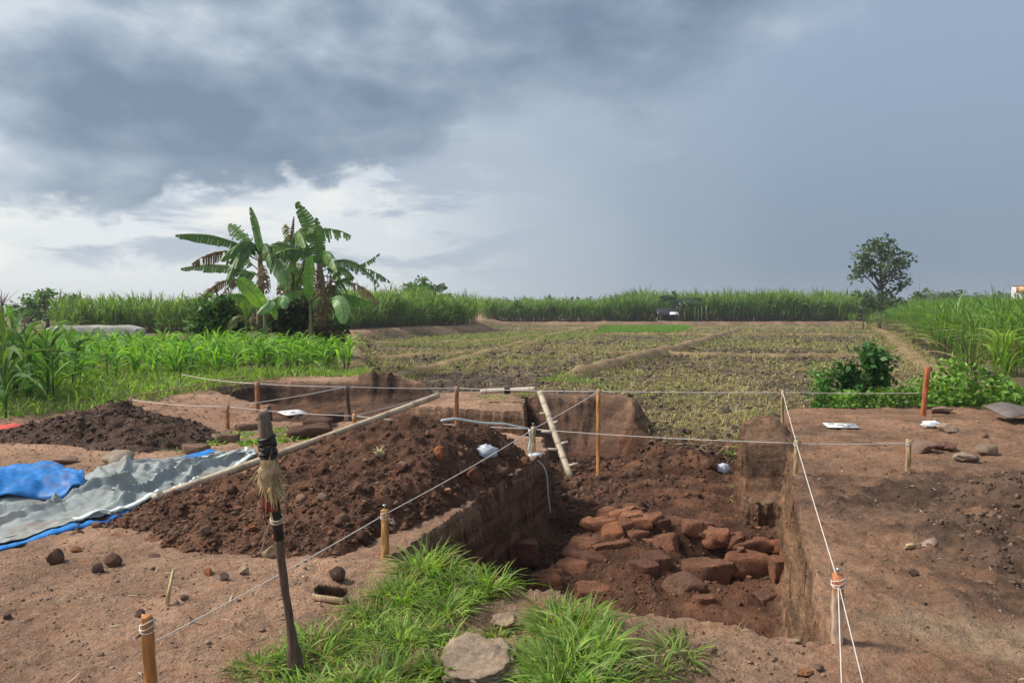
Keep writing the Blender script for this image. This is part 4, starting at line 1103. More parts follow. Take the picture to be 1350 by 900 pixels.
def bush(label, X, Y, dy, rx, rz, n, size, cols, lump=26):
    p = cp(X, Y, dy); z0 = float(H(p[0], p[1])); o = thing('bush', label, 'bush', (p[0], p[1], z0), 0, 'bushes under the banana grove')
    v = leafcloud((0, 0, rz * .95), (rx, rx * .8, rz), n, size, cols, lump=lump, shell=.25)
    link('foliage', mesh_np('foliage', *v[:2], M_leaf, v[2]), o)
    wood([([(0, 0, -.05), (.1 * k, 0, rz * 1.1)], [.04, .015]) for k in (-2, 0, 2)]).build('stem', M_bark, o, True)
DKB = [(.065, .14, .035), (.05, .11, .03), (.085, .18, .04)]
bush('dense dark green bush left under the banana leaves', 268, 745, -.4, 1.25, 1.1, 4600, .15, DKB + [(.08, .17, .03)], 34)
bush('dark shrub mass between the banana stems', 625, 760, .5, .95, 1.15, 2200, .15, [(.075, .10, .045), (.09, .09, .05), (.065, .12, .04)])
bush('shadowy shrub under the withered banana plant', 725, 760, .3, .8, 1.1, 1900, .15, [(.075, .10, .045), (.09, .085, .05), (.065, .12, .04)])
bush('dark shrub at the foot of the tallest banana plant', 905, 770, .4, .8, .9, 1700, .14, DKB)
bush('tangle of dead leaves and creepers at the grove edge', 850, 790, -.3, .7, .65, 1200, .14, [(.12, .085, .055), (.06, .07, .03), (.17, .12, .07)])

# distant banana plants: one over the cane, one by the hut
def far_banana(px, py_top, yd, label, n=9, L=2.0, seed=1):
    p = at(px, 405, yd); z0 = float(H(p[0], p[1])); o = thing('banana_plant', label, 'banana plant', (p[0], p[1], z0), 0)
    ht = float(at(px, py_top, yd)[2] - z0) - L * .55
    MB().tube([(0, 0, -.1), (0, 0, ht)], [.16, .1], 7, (.17, .15, .08)).build('pseudostem', M_pseudo, o, True)
    for i in range(n):
        a = i * 2.4; e = rng.uniform(.35, 1.0)
        b = np.array([0, 0, ht - .15]); d = np.array([math.cos(a), math.sin(a) * .7, 0])
        banana_leaf(b, b + d * L * .4 + np.array([0, 0, L * .7 * e]), b + d * L * .95 + np.array([0, 0, L * (1.3 * e - .7)]), .6, (.05, .10, .035), .3, .4, nstrip=9).build('leaf', M_ban, o)
far_banana(572, 372, 84, 'dark ragged banana plant poking up behind the small dense tree', 7, 1.7)
far_banana(588, 385, 82, 'small ragged banana plant at the end of the cane stand', 4, 1.1)
far_banana(893, 383, 95.5, 'dark banana clump leaning over the hut roof', 13, 2.6)
far_banana(903, 388, 95.0, 'second banana plant right against the hut clump', 9, 2.4)

# ------------------------------------------------------------------ hut, posts, far building, slab
M_black = plain_mat('black_plastic', (.03, .032, .036), .35, .3, 5, .3)
M_white = plain_mat('white_plastic', (.72, .74, .76), .4, .06, 20, .2)
M_wood = plain_mat('weathered_wood', (1, 1, 1), .8, .3, 14, .6, .2, use_attr=True, stretch=(5, 5, .6))
def box(mb, c, s, col=(1, 1, 1), rot=None):
    c = np.asarray(c, float); s = np.asarray(s, float) / 2
    V = np.array([(i, j, k) for i in (-1, 1) for j in (-1, 1) for k in (-1, 1)], float) * s
    if rot is not None: V = V @ np.array(rot).T
    return mb.add(V + c, [(0, 1, 3, 2), (4, 6, 7, 5), (0, 4, 5, 1), (2, 3, 7, 6), (0, 2, 6, 4), (1, 5, 7, 3)], col)
YH = 94.5
p = at(880, 421, YH); z0 = float(H(p[0], p[1])); K = YH / FPX
o = thing('field_hut', 'small open field hut with a black sheet roof at the far edge of the paddy', 'hut', (p[0], p[1], z0))
for sx in (-1.1, 1.1):
    for sy in (-.8, .8): MB().tube([(sx, sy, -.1), (sx, sy, 1.35)], .045, 6, (.14, .11, .08)).build('post', M_wood, o)
mb = MB(); V = []
for i, xx in enumerate(np.linspace(-1.5, 1.3, 9)):
    for j, (yy, zz_) in enumerate(((-1.15, 1.15), (-.6, 1.55), (0, 1.95), (.6, 1.6), (1.1, 1.2))): V.append((xx, yy, zz_ + .05 * math.sin(3 * xx + j)))
F = [(i * 5 + j, i * 5 + j + 1, (i + 1) * 5 + j + 1, (i + 1) * 5 + j) for i in range(8) for j in range(4)]
r_ = mb.add(V, F).build('roof', M_black, o); s_ = r_.modifiers.new('thick', 'SOLIDIFY'); s_.thickness = .03
w_ = MB().add([(.0, -1.2, 1.2), (1.25, -1.2, 1.18), (1.2, -.75, 1.5), (.15, -.75, 1.52)], [(0, 1, 2, 3)]).build('roof_sheet', M_white, r_, loc=(0, -.05, .03)); s_ = w_.modifiers.new('thick', 'SOLIDIFY'); s_.thickness = .02
w_['label'] = 'white sheet patching the roof edge'
box(MB(), (0, 0, .38), (2.2, 1.5, .08), (.3, .27, .22)).build('bench', M_wood, o)
box(MB(), (0, .78, .9), (2.2, .03, .9), (.05, .05, .05)).build('back_sheet', M_black, o)
for px, tp in ((916, 404), (921, 407), (925.5, 404), (931, 402)):
    q_ = at(px, 421, 95); z0 = float(H(q_[0], q_[1])); h_ = float(at(px, tp, 95)[2] - z0)
    lab = {916: 'bare pale post nearest the hut', 921: 'shortest bare post, second from the hut', 925.5: 'bare pole third from the hut', 931: 'tallest bare pole, farthest from the hut'}[px]
    o = MB().tube([(0, 0, -.1), (.1 * rng.uniform(-1, 1), 0, h_)], [.06, .04], 6, (.36, .3, .22)).build('wooden_post', M_wood, loc=(q_[0], q_[1], z0))
    tag(o, lab, 'post', 'bare posts beside the field hut')

M_wall = plain_mat('painted_wall', (1, 1, 1), .8, .1, 3, 0, use_attr=True)
p = at(1345, 405, 190); z0 = float(H(p[0], p[1])); k = 190 / FPX
o = thing('building', 'far pale building with an orange upper wall above the cane', 'building', (p[0], p[1], z0))
zt = float(at(1345, 376, 190)[2] - z0); wd = 4.0
o.rotation_euler = (0, 0, -math.atan2(p[0], p[1]))
wl = box(MB(), (0, 0, zt / 2 - .1), (wd, 5, zt - .2), (.62, .6, .58)).build('wall', M_wall, o)
box(MB(), (.7, -2.53, zt - 1.2), (2.4, .06, 1.7), (.62, .38, .2)).build('orange_panel', M_wall, wl)
box(MB(), (-.75, -2.54, zt - 1.2), (.5, .06, 1.5), (.5, .16, .12)).build('red_panel', M_wall, wl)
box(MB(), (0, 0, zt - .05), (wd + .3, 5.3, .12), (.4, .36, .33)).build('roof', M_wall, o)
for xx in (-1.2, -.6, .4, 1.1): box(MB(), (xx, -2.53, zt - 2.6), (.3, .06, .8), (.12, .13, .15)).build('window', M_wall, wl)
p = at(1211, 405, 200); z0 = float(H(p[0], p[1]))
o = MB().tube([(0, 0, 0), (0, 0, float(at(1211, 368, 200)[2] - z0))], [.16, .08], 6, (.2, .21, .22)).build('mast', M_wall, loc=(p[0], p[1], z0))
tag(o, 'thin far mast just right of the round-headed tree', 'mast')

M_conc = plain_mat('concrete', (.36, .345, .32), .9, .25, 6, .6, .15)
a_, b_ = at(68, 452, 29), at(186, 452, 29)
mb = MB(); prof = [(-.55, -.25), (-.5, .30), (-.42, .42), (.42, .42), (.5, .30), (.55, -.25)]
L = b_[0] - a_[0]; V = []
xs = np.linspace(0, L, 12)
for i, xx in enumerate(xs):
    e = min(xx, L - xx); sl = .55 * sstep(np.array(.5 - e), 0, .5)
    for (py_, pz_) in prof: V.append((xx, py_ * (1 - .25 * sl), (pz_ - (.22 * sl if pz_ > 0 else 0)) + .012 * math.sin(5 * xx)))
n6 = len(prof)
F = [(i * n6 + j, i * n6 + j + 1, (i + 1) * n6 + j + 1, (i + 1) * n6 + j) for i in range(11) for j in range(n6 - 1)]
mb.add(V, F); mb.add(V[:6], [(0, 1, 2, 3), (0, 3, 4, 5)]); mb.add(V[-6:], [(3, 2, 1, 0), (5, 4, 3, 0)])
o = mb.build('concrete_slab', M_conc, loc=(a_[0], 29, float(H(a_[0] + L / 2, 29)) + .42))
tag(o, 'long low grey concrete slab lying between the maize and the cane', 'slab')
# ------------------------------------------------------------------ spoil heaps, clods, stones
M_heap = soil_mat('dug_soil', .5, 1.45, .9, scl=1.3, bd=.03)
M_clod = soil_mat('clod_soil', .6, 1.35, .7, scl=2.0)
M_stone = soil_mat('stone', .7, 1.25, .5, .85, scl=2.5, hue=False)
M_brick = soil_mat('old_brick', .5, 1.4, 1.0, .9, scl=1.8, bd=.05)

def ico(sub):
    bm = bmesh.new(); bmesh.ops.create_icosphere(bm, subdivisions=sub, radius=1.0)
    V = np.array([v.co[:] for v in bm.verts]); F = np.array([[v.index for v in f.verts] for f in bm.faces]); bm.free()
    return V, F
ICO1, ICO2, ICO3, ICO4, ICO5 = ico(1), ico(2), ico(3), ico(4), ico(5)

def rock_v(seed, base=ICO2, amp=.35, flat=.75, cut=True):
    V, F = base; V = V.copy(); r = np.random.default_rng(seed)
    o = r.uniform(-50, 50, 3)
    V = V * (1 + amp * fbm(V[:, 0] * 1.3 + o[0], V[:, 1] * 1.3 + o[1], V[:, 2] * 1.3 + o[2], o=3))[:, None]
    if len(V) > 2000:                                        # big ones are scored and pitted
        V = V * (1 + .10 * np.abs(fbm(V[:, 0] * 3.5 + o[0], V[:, 1] * 3.5, V[:, 2] * 3.5, o=4)) + .03 * fbm(V[:, 0] * 14, V[:, 1] * 14, V[:, 2] * 14, o=3))[:, None]
    if cut:
        for _ in range(7):
            n = r.standard_normal(3); n /= np.linalg.norm(n); h = r.uniform(.45, .8)
            d = V @ n; V -= np.clip(d - h, 0, None)[:, None] * n * .85
    V[:, 2] *= flat
    return V, F, np.ones((len(V), 3))
CLODS = [rock_v(i, ICO1, .85, .75, False) for i in range(12)]
CLODS2 = [rock_v(i + 20, ICO2, .75, .8) for i in range(10)]

def clods_at(q3, size, cols, variants=CLODS, sink=.25):
    q3 = q3.copy(); q3[:, 2] += size * (.5 - sink * 2)
    V, F, C = tile(variants, q3, rng.uniform(0, 6.28, len(q3)), size)
    return V, F, np.clip(C * np.repeat(1, 1) , 0, 1) if cols is None else C

def clod_stuff(name, label, q3, size, cols, variants=CLODS, parent=None, sink=.25):
    q3 = q3.copy(); q3[:, 2] += size * (.6 - sink * 2)
    out = []
    ci = rng.integers(0, len(cols), len(q3))
    for i, c in enumerate(cols):
        s = ci == i
        if not s.any(): continue
        V, F, C = tile(variants, q3[s], rng.uniform(0, 6.28, int(s.sum())), size[s]); out.append((V, F, np.clip(C * np.asarray(c), 0, 1)))
    v = cat3(*out)
    o = link(name, mesh_np(name, v[0], v[1], M_clod, v[2]), parent)
    return tag(o, label, None, None, 'stuff')

def patch(name, label, cat, lo, hi, step, hfun, colfun, mat=None):
    """a heap lying on the ground: its own surface, running just under the ground at its foot"""
    xs = np.arange(lo[0], hi[0], step); ys = np.arange(lo[1], hi[1], step); A, B = np.meshgrid(xs, ys)
    h = hfun(A.ravel(), B.ravel()); g = H(A.ravel(), B.ravel()); zz_ = g + h
    ids = np.arange(A.size).reshape(A.shape)
    F = np.stack([ids[:-1, :-1], ids[:-1, 1:], ids[1:, 1:], ids[1:, :-1]], -1).reshape(-1, 4)
    F = F[(h[F] > -.03).any(1)]
    use = np.unique(F); mp = np.full(A.size, -1); mp[use] = np.arange(len(use))
    V = np.stack([A.ravel(), B.ravel(), zz_], 1)[use]
    # sideways crumble
    V[:, 0] += .02 * fbm(V[:, 0] * 14, V[:, 1] * 14, V[:, 2] * 14, o=2); V[:, 1] += .02 * fbm(V[:, 0] * 14 + 9, V[:, 1] * 14, V[:, 2] * 14, o=2)
    o = link(name, mesh_np(name, V, mp[F], mat or M_heap, colfun(A.ravel(), B.ravel(), h)[use], True))
    tag(o, label, cat)
    return o, lambda a, b: H(a, b) + hfun(a, b)

HEAP_DARK = np.array((.092, .047, .030)); HEAP_RED = np.array((.138, .068, .041))
# ridge of the main heap from its low left end to the peak by the trench
RIDGE = np.array([(-3.0, 5.75), (-2.45, 6.15), (-1.85, 6.55), (-1.32, 6.95), (-1.02, 7.2), (-.55, 7.5), (-.2, 7.55)])
RH = np.array([.05, .19, .35, .56, .62, .29, .06])
def heap_h(a, b):
    a = np.asarray(a, float); b = np.asarray(b, float)
    best = np.full(a.shape, -9.0); n2 = fbm(a * 2.2, b * 2.2, o=4); n3 = fbm(a * 9, b * 9, o=4); n4 = fbm(a * 27, b * 27, o=2)
    for i in range(len(RIDGE) - 1):
        p0, p1 = RIDGE[i], RIDGE[i + 1]; e = p1 - p0
        t = np.clip(((a - p0[0]) * e[0] + (b - p0[1]) * e[1]) / (e @ e), 0, 1)
        dx, dy = a - p0[0] - e[0] * t, b - p0[1] - e[1] * t
        d = np.hypot(dx, dy); hh = RH[i] + (RH[i + 1] - RH[i]) * t
        front = (dx * e[1] - dy * e[0]) > 0
        w = np.where(front, .42 + hh * 3.3, .35 + hh * 1.6)
        k = np.clip(1 - d / w, -.5, 1)
        v = hh * np.where(k > 0, k ** .92, k * 1.2) + .0 * d
        best = np.maximum(best, v)
    best = best - .02
    fade = np.clip((best + .06) / .14, 0, 1)
    best = best + fade * (.045 * n2 + .024 * n3 + .010 * n4)
    # keep clear of the pit lip
    s = sdpoly(a, b, PIT_NEAR)
    return np.where(s < .42, best - (0.42 - s) * .9, best)
def heap_c(a, b, h):
    n = fbm(a * 3, b * 3, o=3); t = np.clip(.5 + .6 * n - h * .5, 0, 1)[:, None]
    return (HEAP_DARK * (1 - t) + HEAP_RED * t) * (1 + .2 * fbm(a * 11, b * 11, o=2))[:, None]
heap_o, HZ = patch('spoil_heap', 'large heap of dark crumbly dug soil with brick bits, beside the brick pit', 'soil heap', (-3.6, 4.0), (.5, 8.6), .017, heap_h, heap_c)
def scatter_heap(hfun, lo, hi, n, thr=.005):
    q = rng.uniform(lo, hi, (n, 2)); h = hfun(q[:, 0], q[:, 1]); return q[h > thr]
q = scatter_heap(heap_h, (-3.6, 4.0), (.4, 8.4), 42000, -.02)
w_ = np.clip(1.6 - 1.0 * heap_h(q[:, 0], q[:, 1]) / .5, .3, 1.3)
sz = np.clip(rng.lognormal(-5.45, .6, len(q)) * w_, .003, .028)
clod_stuff('soil_clods', None, np.column_stack([q, HZ(q[:, 0], q[:, 1])]), sz, [HEAP_DARK, HEAP_DARK * .8, HEAP_RED, HEAP_RED * 1.15, (.2, .12, .08), (.13, .08, .055)], parent=heap_o)
q = scatter_heap(heap_h, (-3.6, 4.0), (.4, 8.4), 480, -.02)
clod_stuff('soil_lumps', None, np.column_stack([q, HZ(q[:, 0], q[:, 1])]), np.clip(rng.lognormal(-3.95, .4, len(q)), .01, .045) * np.clip(1.5 - 1.6 * heap_h(q[:, 0], q[:, 1]), .6, 1.5), [HEAP_DARK, HEAP_RED, HEAP_DARK * .75, (.17, .105, .07), (.21, .11, .065)], CLODS2, parent=heap_o)

# dark mound on the far left, and the tipped soil on the right
def mound_h(a, b):
    r = np.hypot((a + 5.15) / 1.25, (b - 9.35) / .95); r2 = np.hypot((a + 4.35) / .75, (b - 8.75) / .6); r3 = np.hypot((a + 6.3) / .9, (b - 9.0) / .5)
    h = np.maximum.reduce([.36 * (1 - r ** 1.3), .20 * (1 - r2 ** 1.4), .12 * (1 - r3 ** 1.4)])
    h = np.maximum(h, -.3)
    return h + np.clip((h + .1) / .15, 0, 1) * (.05 * fbm(a * 3, b * 3, o=4) + .03 * fbm(a * 11, b * 11, o=3)) - .01
def mound_c(a, b, h): return np.array((.088, .055, .042)) * (1 + .35 * fbm(a * 4, b * 4, o=3))[:, None]
md, MZ_ = patch('soil_mound', 'low mound of nearly black soil before the grass bank', 'soil heap', (-7.4, 7.9), (-3.3, 10.6), .028, mound_h, mound_c)
q = scatter_heap(mound_h, (-7.2, 8), (-3.4, 10.5), 5500, -.01)
clod_stuff('soil_clods', None, np.column_stack([q, MZ_(q[:, 0], q[:, 1])]), np.clip(rng.lognormal(-4.6, .5, len(q)), .005, .035), [(.085, .053, .04), (.07, .045, .035), (.12, .075, .055)], parent=md)
def tip_h(a, b):
    r = np.hypot((a - 5.35 - .25 * (b - 6.3)) / 1.55, (b - 6.15) / 1.05); r2 = np.hypot((a - 4.1) / 1.1, (b - 4.7) / 1.5)
    h = np.maximum.reduce([.36 * (1 - r ** 1.5), .14 * (1 - r2 ** 2)])
    h = np.maximum(h, -.3)
    return h + np.clip((h + .1) / .15, 0, 1) * (.05 * fbm(a * 2.6, b * 2.6, o=4) + .028 * fbm(a * 10, b * 10, o=3)) - .015
def tip_c(a, b, h): return np.array((.105, .066, .046)) * (1 + .3 * fbm(a * 3, b * 3, o=3))[:, None]
tp, TZ = patch('soil_mound', 'flat spread of dark tipped soil right of the leaning digging line', 'soil heap', (2.7, 2.9), (7.6, 7.6), .024, tip_h, tip_c)
q = scatter_heap(tip_h, (2.8, 3.0), (7.4, 7.5), 12000, -.01)
clod_stuff('soil_clods', None, np.column_stack([q, TZ(q[:, 0], q[:, 1])]), np.clip(rng.lognormal(-4.9, .55, len(q)), .004, .035), [(.105, .066, .046), (.085, .054, .04), (.15, .095, .065), (.2, .13, .09)], parent=tp)

# crumbs on the trodden earth, in the pit and over the ploughed paddy
def crumb_field(P, n, mean, sig, mx, cols, label, sink=.25, cond=None, variants=CLODS, name='soil_crumbs'):
    q = in_poly(P, n)
    if cond is not None: q = q[cond(q[:, 0], q[:, 1])]
    clod_stuff(name, label, z_on(q), np.clip(rng.lognormal(mean, sig, len(q)), .003, mx), cols, variants, None, sink)
crumb_field([(-3.2, 2.0), (-3.4, 5.2), (-1.6, 4.6), (-.8, 4.6), (-.9, 2.0)], 4500, -5.85, .6, .014, [(.30, .2, .15), (.2, .13, .095), (.14, .09, .065), (.36, .26, .2)], 'fine crumbs on the trodden earth in front of the big heap')
crumb_field([(-7.5, 6.2), (-7.5, 13), (-1.7, 13), (-1.8, 9.0), (-3.4, 7.0)], 4500, -5.0, .5, .025, [(.28, .18, .13), (.17, .11, .08), (.33, .22, .16)], 'loose crumbs round the dark mound')
crumb_field([(1.7, 2.1), (1.9, 4.0), (3.0, 7.6), (4.2, 11.6), (8.5, 11.6), (8, 2.1)], 7000, -5.5, .6, .018, [(.26, .165, .115), (.15, .095, .065), (.11, .07, .05), (.31, .22, .16)], 'loose crumbs on the trodden platform right of the pit')
crumb_field([(-.7, 4.7), (1.5, 3.8), (2.7, 7.3), (3.5, 11.0), (3.0, 12.0), (.5, 12), (.4, 8.3)], 6000, -5.2, .6, .03, [(.12, .06, .038), (.15, .075, .046), (.09, .048, .032), (.22, .11, .065)], 'crumbly wet soil on the pit floor', cond=lambda a, b: H(a, b) < -.5)
crumb_field([(.2, 6.2), (.3, 8.2), (1.5, 8.4), (2.7, 7.4), (2.5, 6.4), (1.2, 6.0)], 700, -4.5, .5, .03, [(.13, .065, .04), (.17, .085, .05), (.10, .053, .036), (.23, .11, .065)], 'soil crumbs packed between the old bricks', sink=.3)
crumb_field([(.4, 8.6), (.4, 12.0), (2.2, 12.2), (3.3, 11.6), (3.0, 9.5), (1.6, 8.8)], 1500, -3.6, .45, .085, [(.115, .062, .042), (.085, .05, .036), (.15, .085, .055)], 'heavy broken clods at the far end of the pit floor', cond=lambda a, b: (H(a, b) < -.45) & (rng.uniform(0, 1, len(a)) < np.clip(1.15 - np.abs(a - .5) / 1.6, .12, 1)), variants=CLODS2)
crumb_field([(-.5, 2.0), (-.4, 3.9), (1.4, 3.55), (1.7, 2.0)], 2600, -5.4, .6, .018, [(.24, .16, .11), (.16, .105, .075), (.3, .21, .15)], 'crumbs on the bare front rim of the pit')
n = 14000
d = 11 * (60 / 11) ** (rng.uniform(0, 1, n) ** 1.05); q = np.column_stack([rng.uniform(-.3, .62, n) * d, d])
q = q[fieldmask(q[:, 0], q[:, 1]) & (sdpoly(q[:, 0], q[:, 1], [(9.0, 12.8), (14.5, 23), (18, 31), (32.5, 60), (400, 60), (400, 12.8)]) > 0)]
clod_stuff('field_clods', 'dark ploughed clods between the rice stubble', z_on(q), np.clip(rng.lognormal(-3.5, .45, len(q)), .012, .085) * np.clip(q[:, 1] / 22, 1, 1.6), [(.085, .062, .048), (.11, .08, .06), (.065, .05, .04), (.15, .11, .08)], CLODS)
# bits of straw and chips on the bare earth
q = np.concatenate([in_poly([(-3.0, 2.2), (-3.0, 4.6), (-1.0, 4.3), (-.9, 2.2)], 170), in_poly([(1.8, 2.4), (2.6, 5.5), (5, 8), (8, 11), (8, 4), (4, 2.3)], 260)])
b = z_on(q); b[:, 2] += .006
stuff('straw_litter', blades(b, rng.uniform(.02, .09, len(b)), rng.uniform(.003, .008, len(b)), rng.uniform(0, 6.28, len(b)), .985, rng.uniform(0, .15, len(b)), 2, pal(len(b), [(.5, .4, .28), (.4, .32, .22), (.55, .47, .36)])), M_straw, 'tiny chips and straw on the trodden earth')

# ---- single stones, clods and brick pieces
def place_rock(px, py, wpx, hpx, label, cat, col, name, mat=None, seed=0, amp=.3, onto=None, sub=ICO2, deep=.8, cut=True, rz=None, group=None):
    P = None
    if onto is not None:
        d = ray(px, py + hpx * .5); d = d / d[1]; Y = np.arange(3, 12, .008); L = np.array([0, 0, CAM_H]) + d[None] * Y[:, None]
        k = np.nonzero(L[:, 2] <= onto(L[:, 0], L[:, 1]))[0]; P = L[k[0]]; zb = float(onto(P[0], P[1]))
    else:
        P = hit(px, py + hpx * .5); zb = P[2]
    k = P[1] / FPX
    V, F, C = rock_v(seed, sub, amp, 1.0, cut)
    V = V - (V.max(0) + V.min(0)) / 2; V = V / np.abs(V).max(0)
    w, h = wpx * k / 2, hpx * k / 2 * 1.15
    V = V * np.array([w, w * deep, h])
    cl = np.asarray(col, float) * (1 + .18 * fbm(V[:, 0] * 30, V[:, 1] * 30, V[:, 2] * 30, o=2))[:, None]
    me = mesh_np(name, V, F, mat or M_stone, np.clip(cl, 0, 1), True)
    if cut: me.set_sharp_from_angle(angle=R(26))
    o = link(name, me, None, (P[0], P[1] + w * deep * .5, zb + h * .72))
    o.rotation_euler = (0, 0, rz if rz is not None else float(rng.uniform(-.3, .3)))
    return tag(o, label, cat, group)

OR, TAN, GRY = (.34, .13, .06), (.28, .20, .13), (.26, .215, .175)
for a in (
    (578, 598, 15, 20, 'bright orange broken brick on the heap below the bamboo pole', 'brick piece', (.46, .17, .07), 'brick_fragment', M_brick, 3, HZ),
    (624, 626, 24, 20, 'dull red brick chunk at the right end of the heap', 'brick piece', (.20, .085, .05), 'brick_fragment', M_brick, 4, HZ),
    (355, 730, 22, 20, 'tan stone low on the heap just behind the tall pole', 'stone', TAN, 'stone', None, 5, HZ),
    (320, 752, 16, 12, 'small squarish tan stone at the foot of the heap', 'stone', (.34, .25, .17), 'stone', None, 6, None),
    (332, 695, 11, 9, 'small orange brick chip halfway up the heap left of the pole', 'brick piece', OR, 'brick_fragment', M_brick, 7, HZ),
    (530, 615, 17, 13, 'reddish brown stone halfway up the heap under its peak', 'stone', (.19, .11, .08), 'stone', None, 8, HZ),
    (404, 738, 12, 12, 'pinkish pebble in the soil right of the tall pole', 'stone', (.3, .17, .12), 'stone', None, 9, HZ),
    (517, 689, 9, 8, 'whitish pebble near the orange stake in front of the heap', 'stone', (.42, .36, .31), 'stone', None, 10, HZ),
    (443, 757, 24, 20, 'dark soil clod sitting on bare earth above the scrubbing brush', 'clod', (.085, .055, .042), 'soil_clod', M_clod, 11, None),
    (72, 733, 25, 22, 'dark upright clod lying alone below the tarpaulin', 'clod', (.115, .07, .052), 'soil_clod', M_clod, 12, None),
    (147, 738, 22, 18, 'rusty brown stone at the left tip of the heap', 'stone', (.2, .11, .075), 'stone', M_brick, 13, None),
    (128, 748, 18, 14, 'dark clod at the very left tip of the heap', 'clod', (.1, .065, .05), 'soil_clod', M_clod, 14, None),
    (202, 737, 18, 15, 'brown stone embedded in the foot of the heap', 'stone', (.17, .10, .07), 'stone', None, 15, HZ),
    (274, 754, 13, 9, 'orange brick chip at the foot of the heap', 'brick piece', (.42, .16, .07), 'brick_fragment', M_brick, 16, None),
    (295, 760, 13, 12, 'rounded dull stone beside the orange chip', 'stone', (.16, .11, .085), 'stone', None, 17, None),
    (98, 724, 14, 7, 'flat orange brick flake on bare earth under the tarpaulin edge', 'brick piece', (.36, .15, .08), 'brick_fragment', M_brick, 18, None),
    (150, 708, 12, 8, 'orange brick bit on the heap slope near the white hem', 'brick piece', (.38, .15, .08), 'brick_fragment', M_brick, 19, HZ),
    (183, 808, 15, 11, 'dark round clod behind the near left stake', 'clod', (.1, .062, .05), 'soil_clod', M_clod, 20, None),
    (8, 812, 12, 9, 'small dark clod at the left edge of the bare earth', 'clod', (.1, .065, .05), 'soil_clod', M_clod, 21, None),
    (242, 788, 14, 8, 'flat dark clod right of the thin stick', 'clod', (.12, .08, .06), 'soil_clod', M_clod, 22, None),
    (590, 648, 11, 9, 'reddish pebble in the soil by the white bag', 'stone', (.3, .16, .11), 'stone', None, 23, HZ),
    (500, 600, 13, 10, 'grey brown stone on the heap near the dry grass tuft', 'stone', (.16, .11, .085), 'stone', None, 24, HZ),
    (470, 640, 15, 12, 'brown lump in the middle of the heap', 'clod', (.15, .085, .06), 'soil_clod', M_clod, 25, HZ),
    (425, 655, 14, 11, 'tan speckled stone in the middle of the heap', 'stone', (.23, .16, .11), 'stone', None, 26, HZ),
    (270, 700, 16, 13, 'brown stone on the heap left of the pole', 'stone', (.17, .105, .075), 'stone', None, 27, HZ),
    (148, 605, 46, 22, 'smooth rounded tan boulder at the foot of the black mound', 'boulder', (.30, .235, .18), 'boulder', None, 30, None, ICO3, .8, False),
    (157, 540, 19, 7, 'flat grey stone next to the small stake before the grass bank', 'stone', (.27, .24, .2), 'stone', None, 31, None),
    (83, 607, 30, 9, 'flat brown slab of earth left of the rounded boulder', 'clod', (.24, .16, .12), 'soil_clod', M_clod, 32, None),
    (1222, 590, 38, 14, 'long brown stone lying across the others on the right platform', 'stone', (.2, .135, .10), 'stone', None, 40, None, ICO3),
    (1248, 588, 30, 12, 'reddish ended brick stone in the middle of the stone row', 'stone', (.24, .13, .09), 'stone', M_brick, 41, None, ICO3),
    (1276, 603, 36, 13, 'pale long stone in front of the stone row', 'stone', (.27, .205, .155), 'stone', None, 42, None, ICO3),
    (1302, 592, 30, 13, 'brown stone at the right end of the stone row', 'stone', (.22, .155, .115), 'stone', None, 43, None, ICO3),
    (1252, 564, 26, 12, 'tan stone right beside the crumpled white bag', 'stone', (.30, .22, .16), 'stone', None, 44, None, ICO3),
    (1300, 574, 9, 6, 'small clod behind the stone row', 'clod', (.15, .09, .06), 'soil_clod', M_clod, 45, None),
    (1245, 540, 26, 9, 'half buried brown stone under the weeds by the rusty stake', 'stone', (.23, .155, .11), 'stone', None, 46, None),
    (634, 884, 118, 30, 'broad flat earthy boulder half sunk in the grass at the pit lip', 'boulder', (.30, .225, .165), 'boulder', M_clod, 50, None, ICO5, 1.2, False),
    (664, 822, 36, 26, 'wedge of dry earth above the flat boulder', 'clod', (.27, .195, .14), 'soil_clod', M_clod, 51, None, ICO4),
    (934, 611, 20, 15, 'tan stone block next to the white bag in the pit', 'stone', (.25, .14, .09), 'stone', M_brick, 52, None),
    (880, 655, 8, 8, 'round dark clod in the middle of the pit floor', 'clod', (.05, .035, .028), 'soil_clod', M_clod, 53, None),
    (1206, 755, 13, 9, 'dark clod on the trodden ground near the brick trowel', 'clod', (.09, .06, .045), 'soil_clod', M_clod, 54, None),
    (1061, 887, 22, 10, 'crumbled orange brick flakes at the near edge by the white stake', 'brick piece', (.42, .19, .1), 'brick_fragment', M_brick, 55, None),
):
    px, py, w, h, lab, cat, col, nm, mt, sd = a[:10]; on = a[10]
    place_rock(px, py, w, h, lab, cat, col, nm, mt, sd, onto=on, sub=a[11] if len(a) > 11 else ICO2, deep=a[12] if len(a) > 12 else .8, cut=a[13] if len(a) > 13 else True)

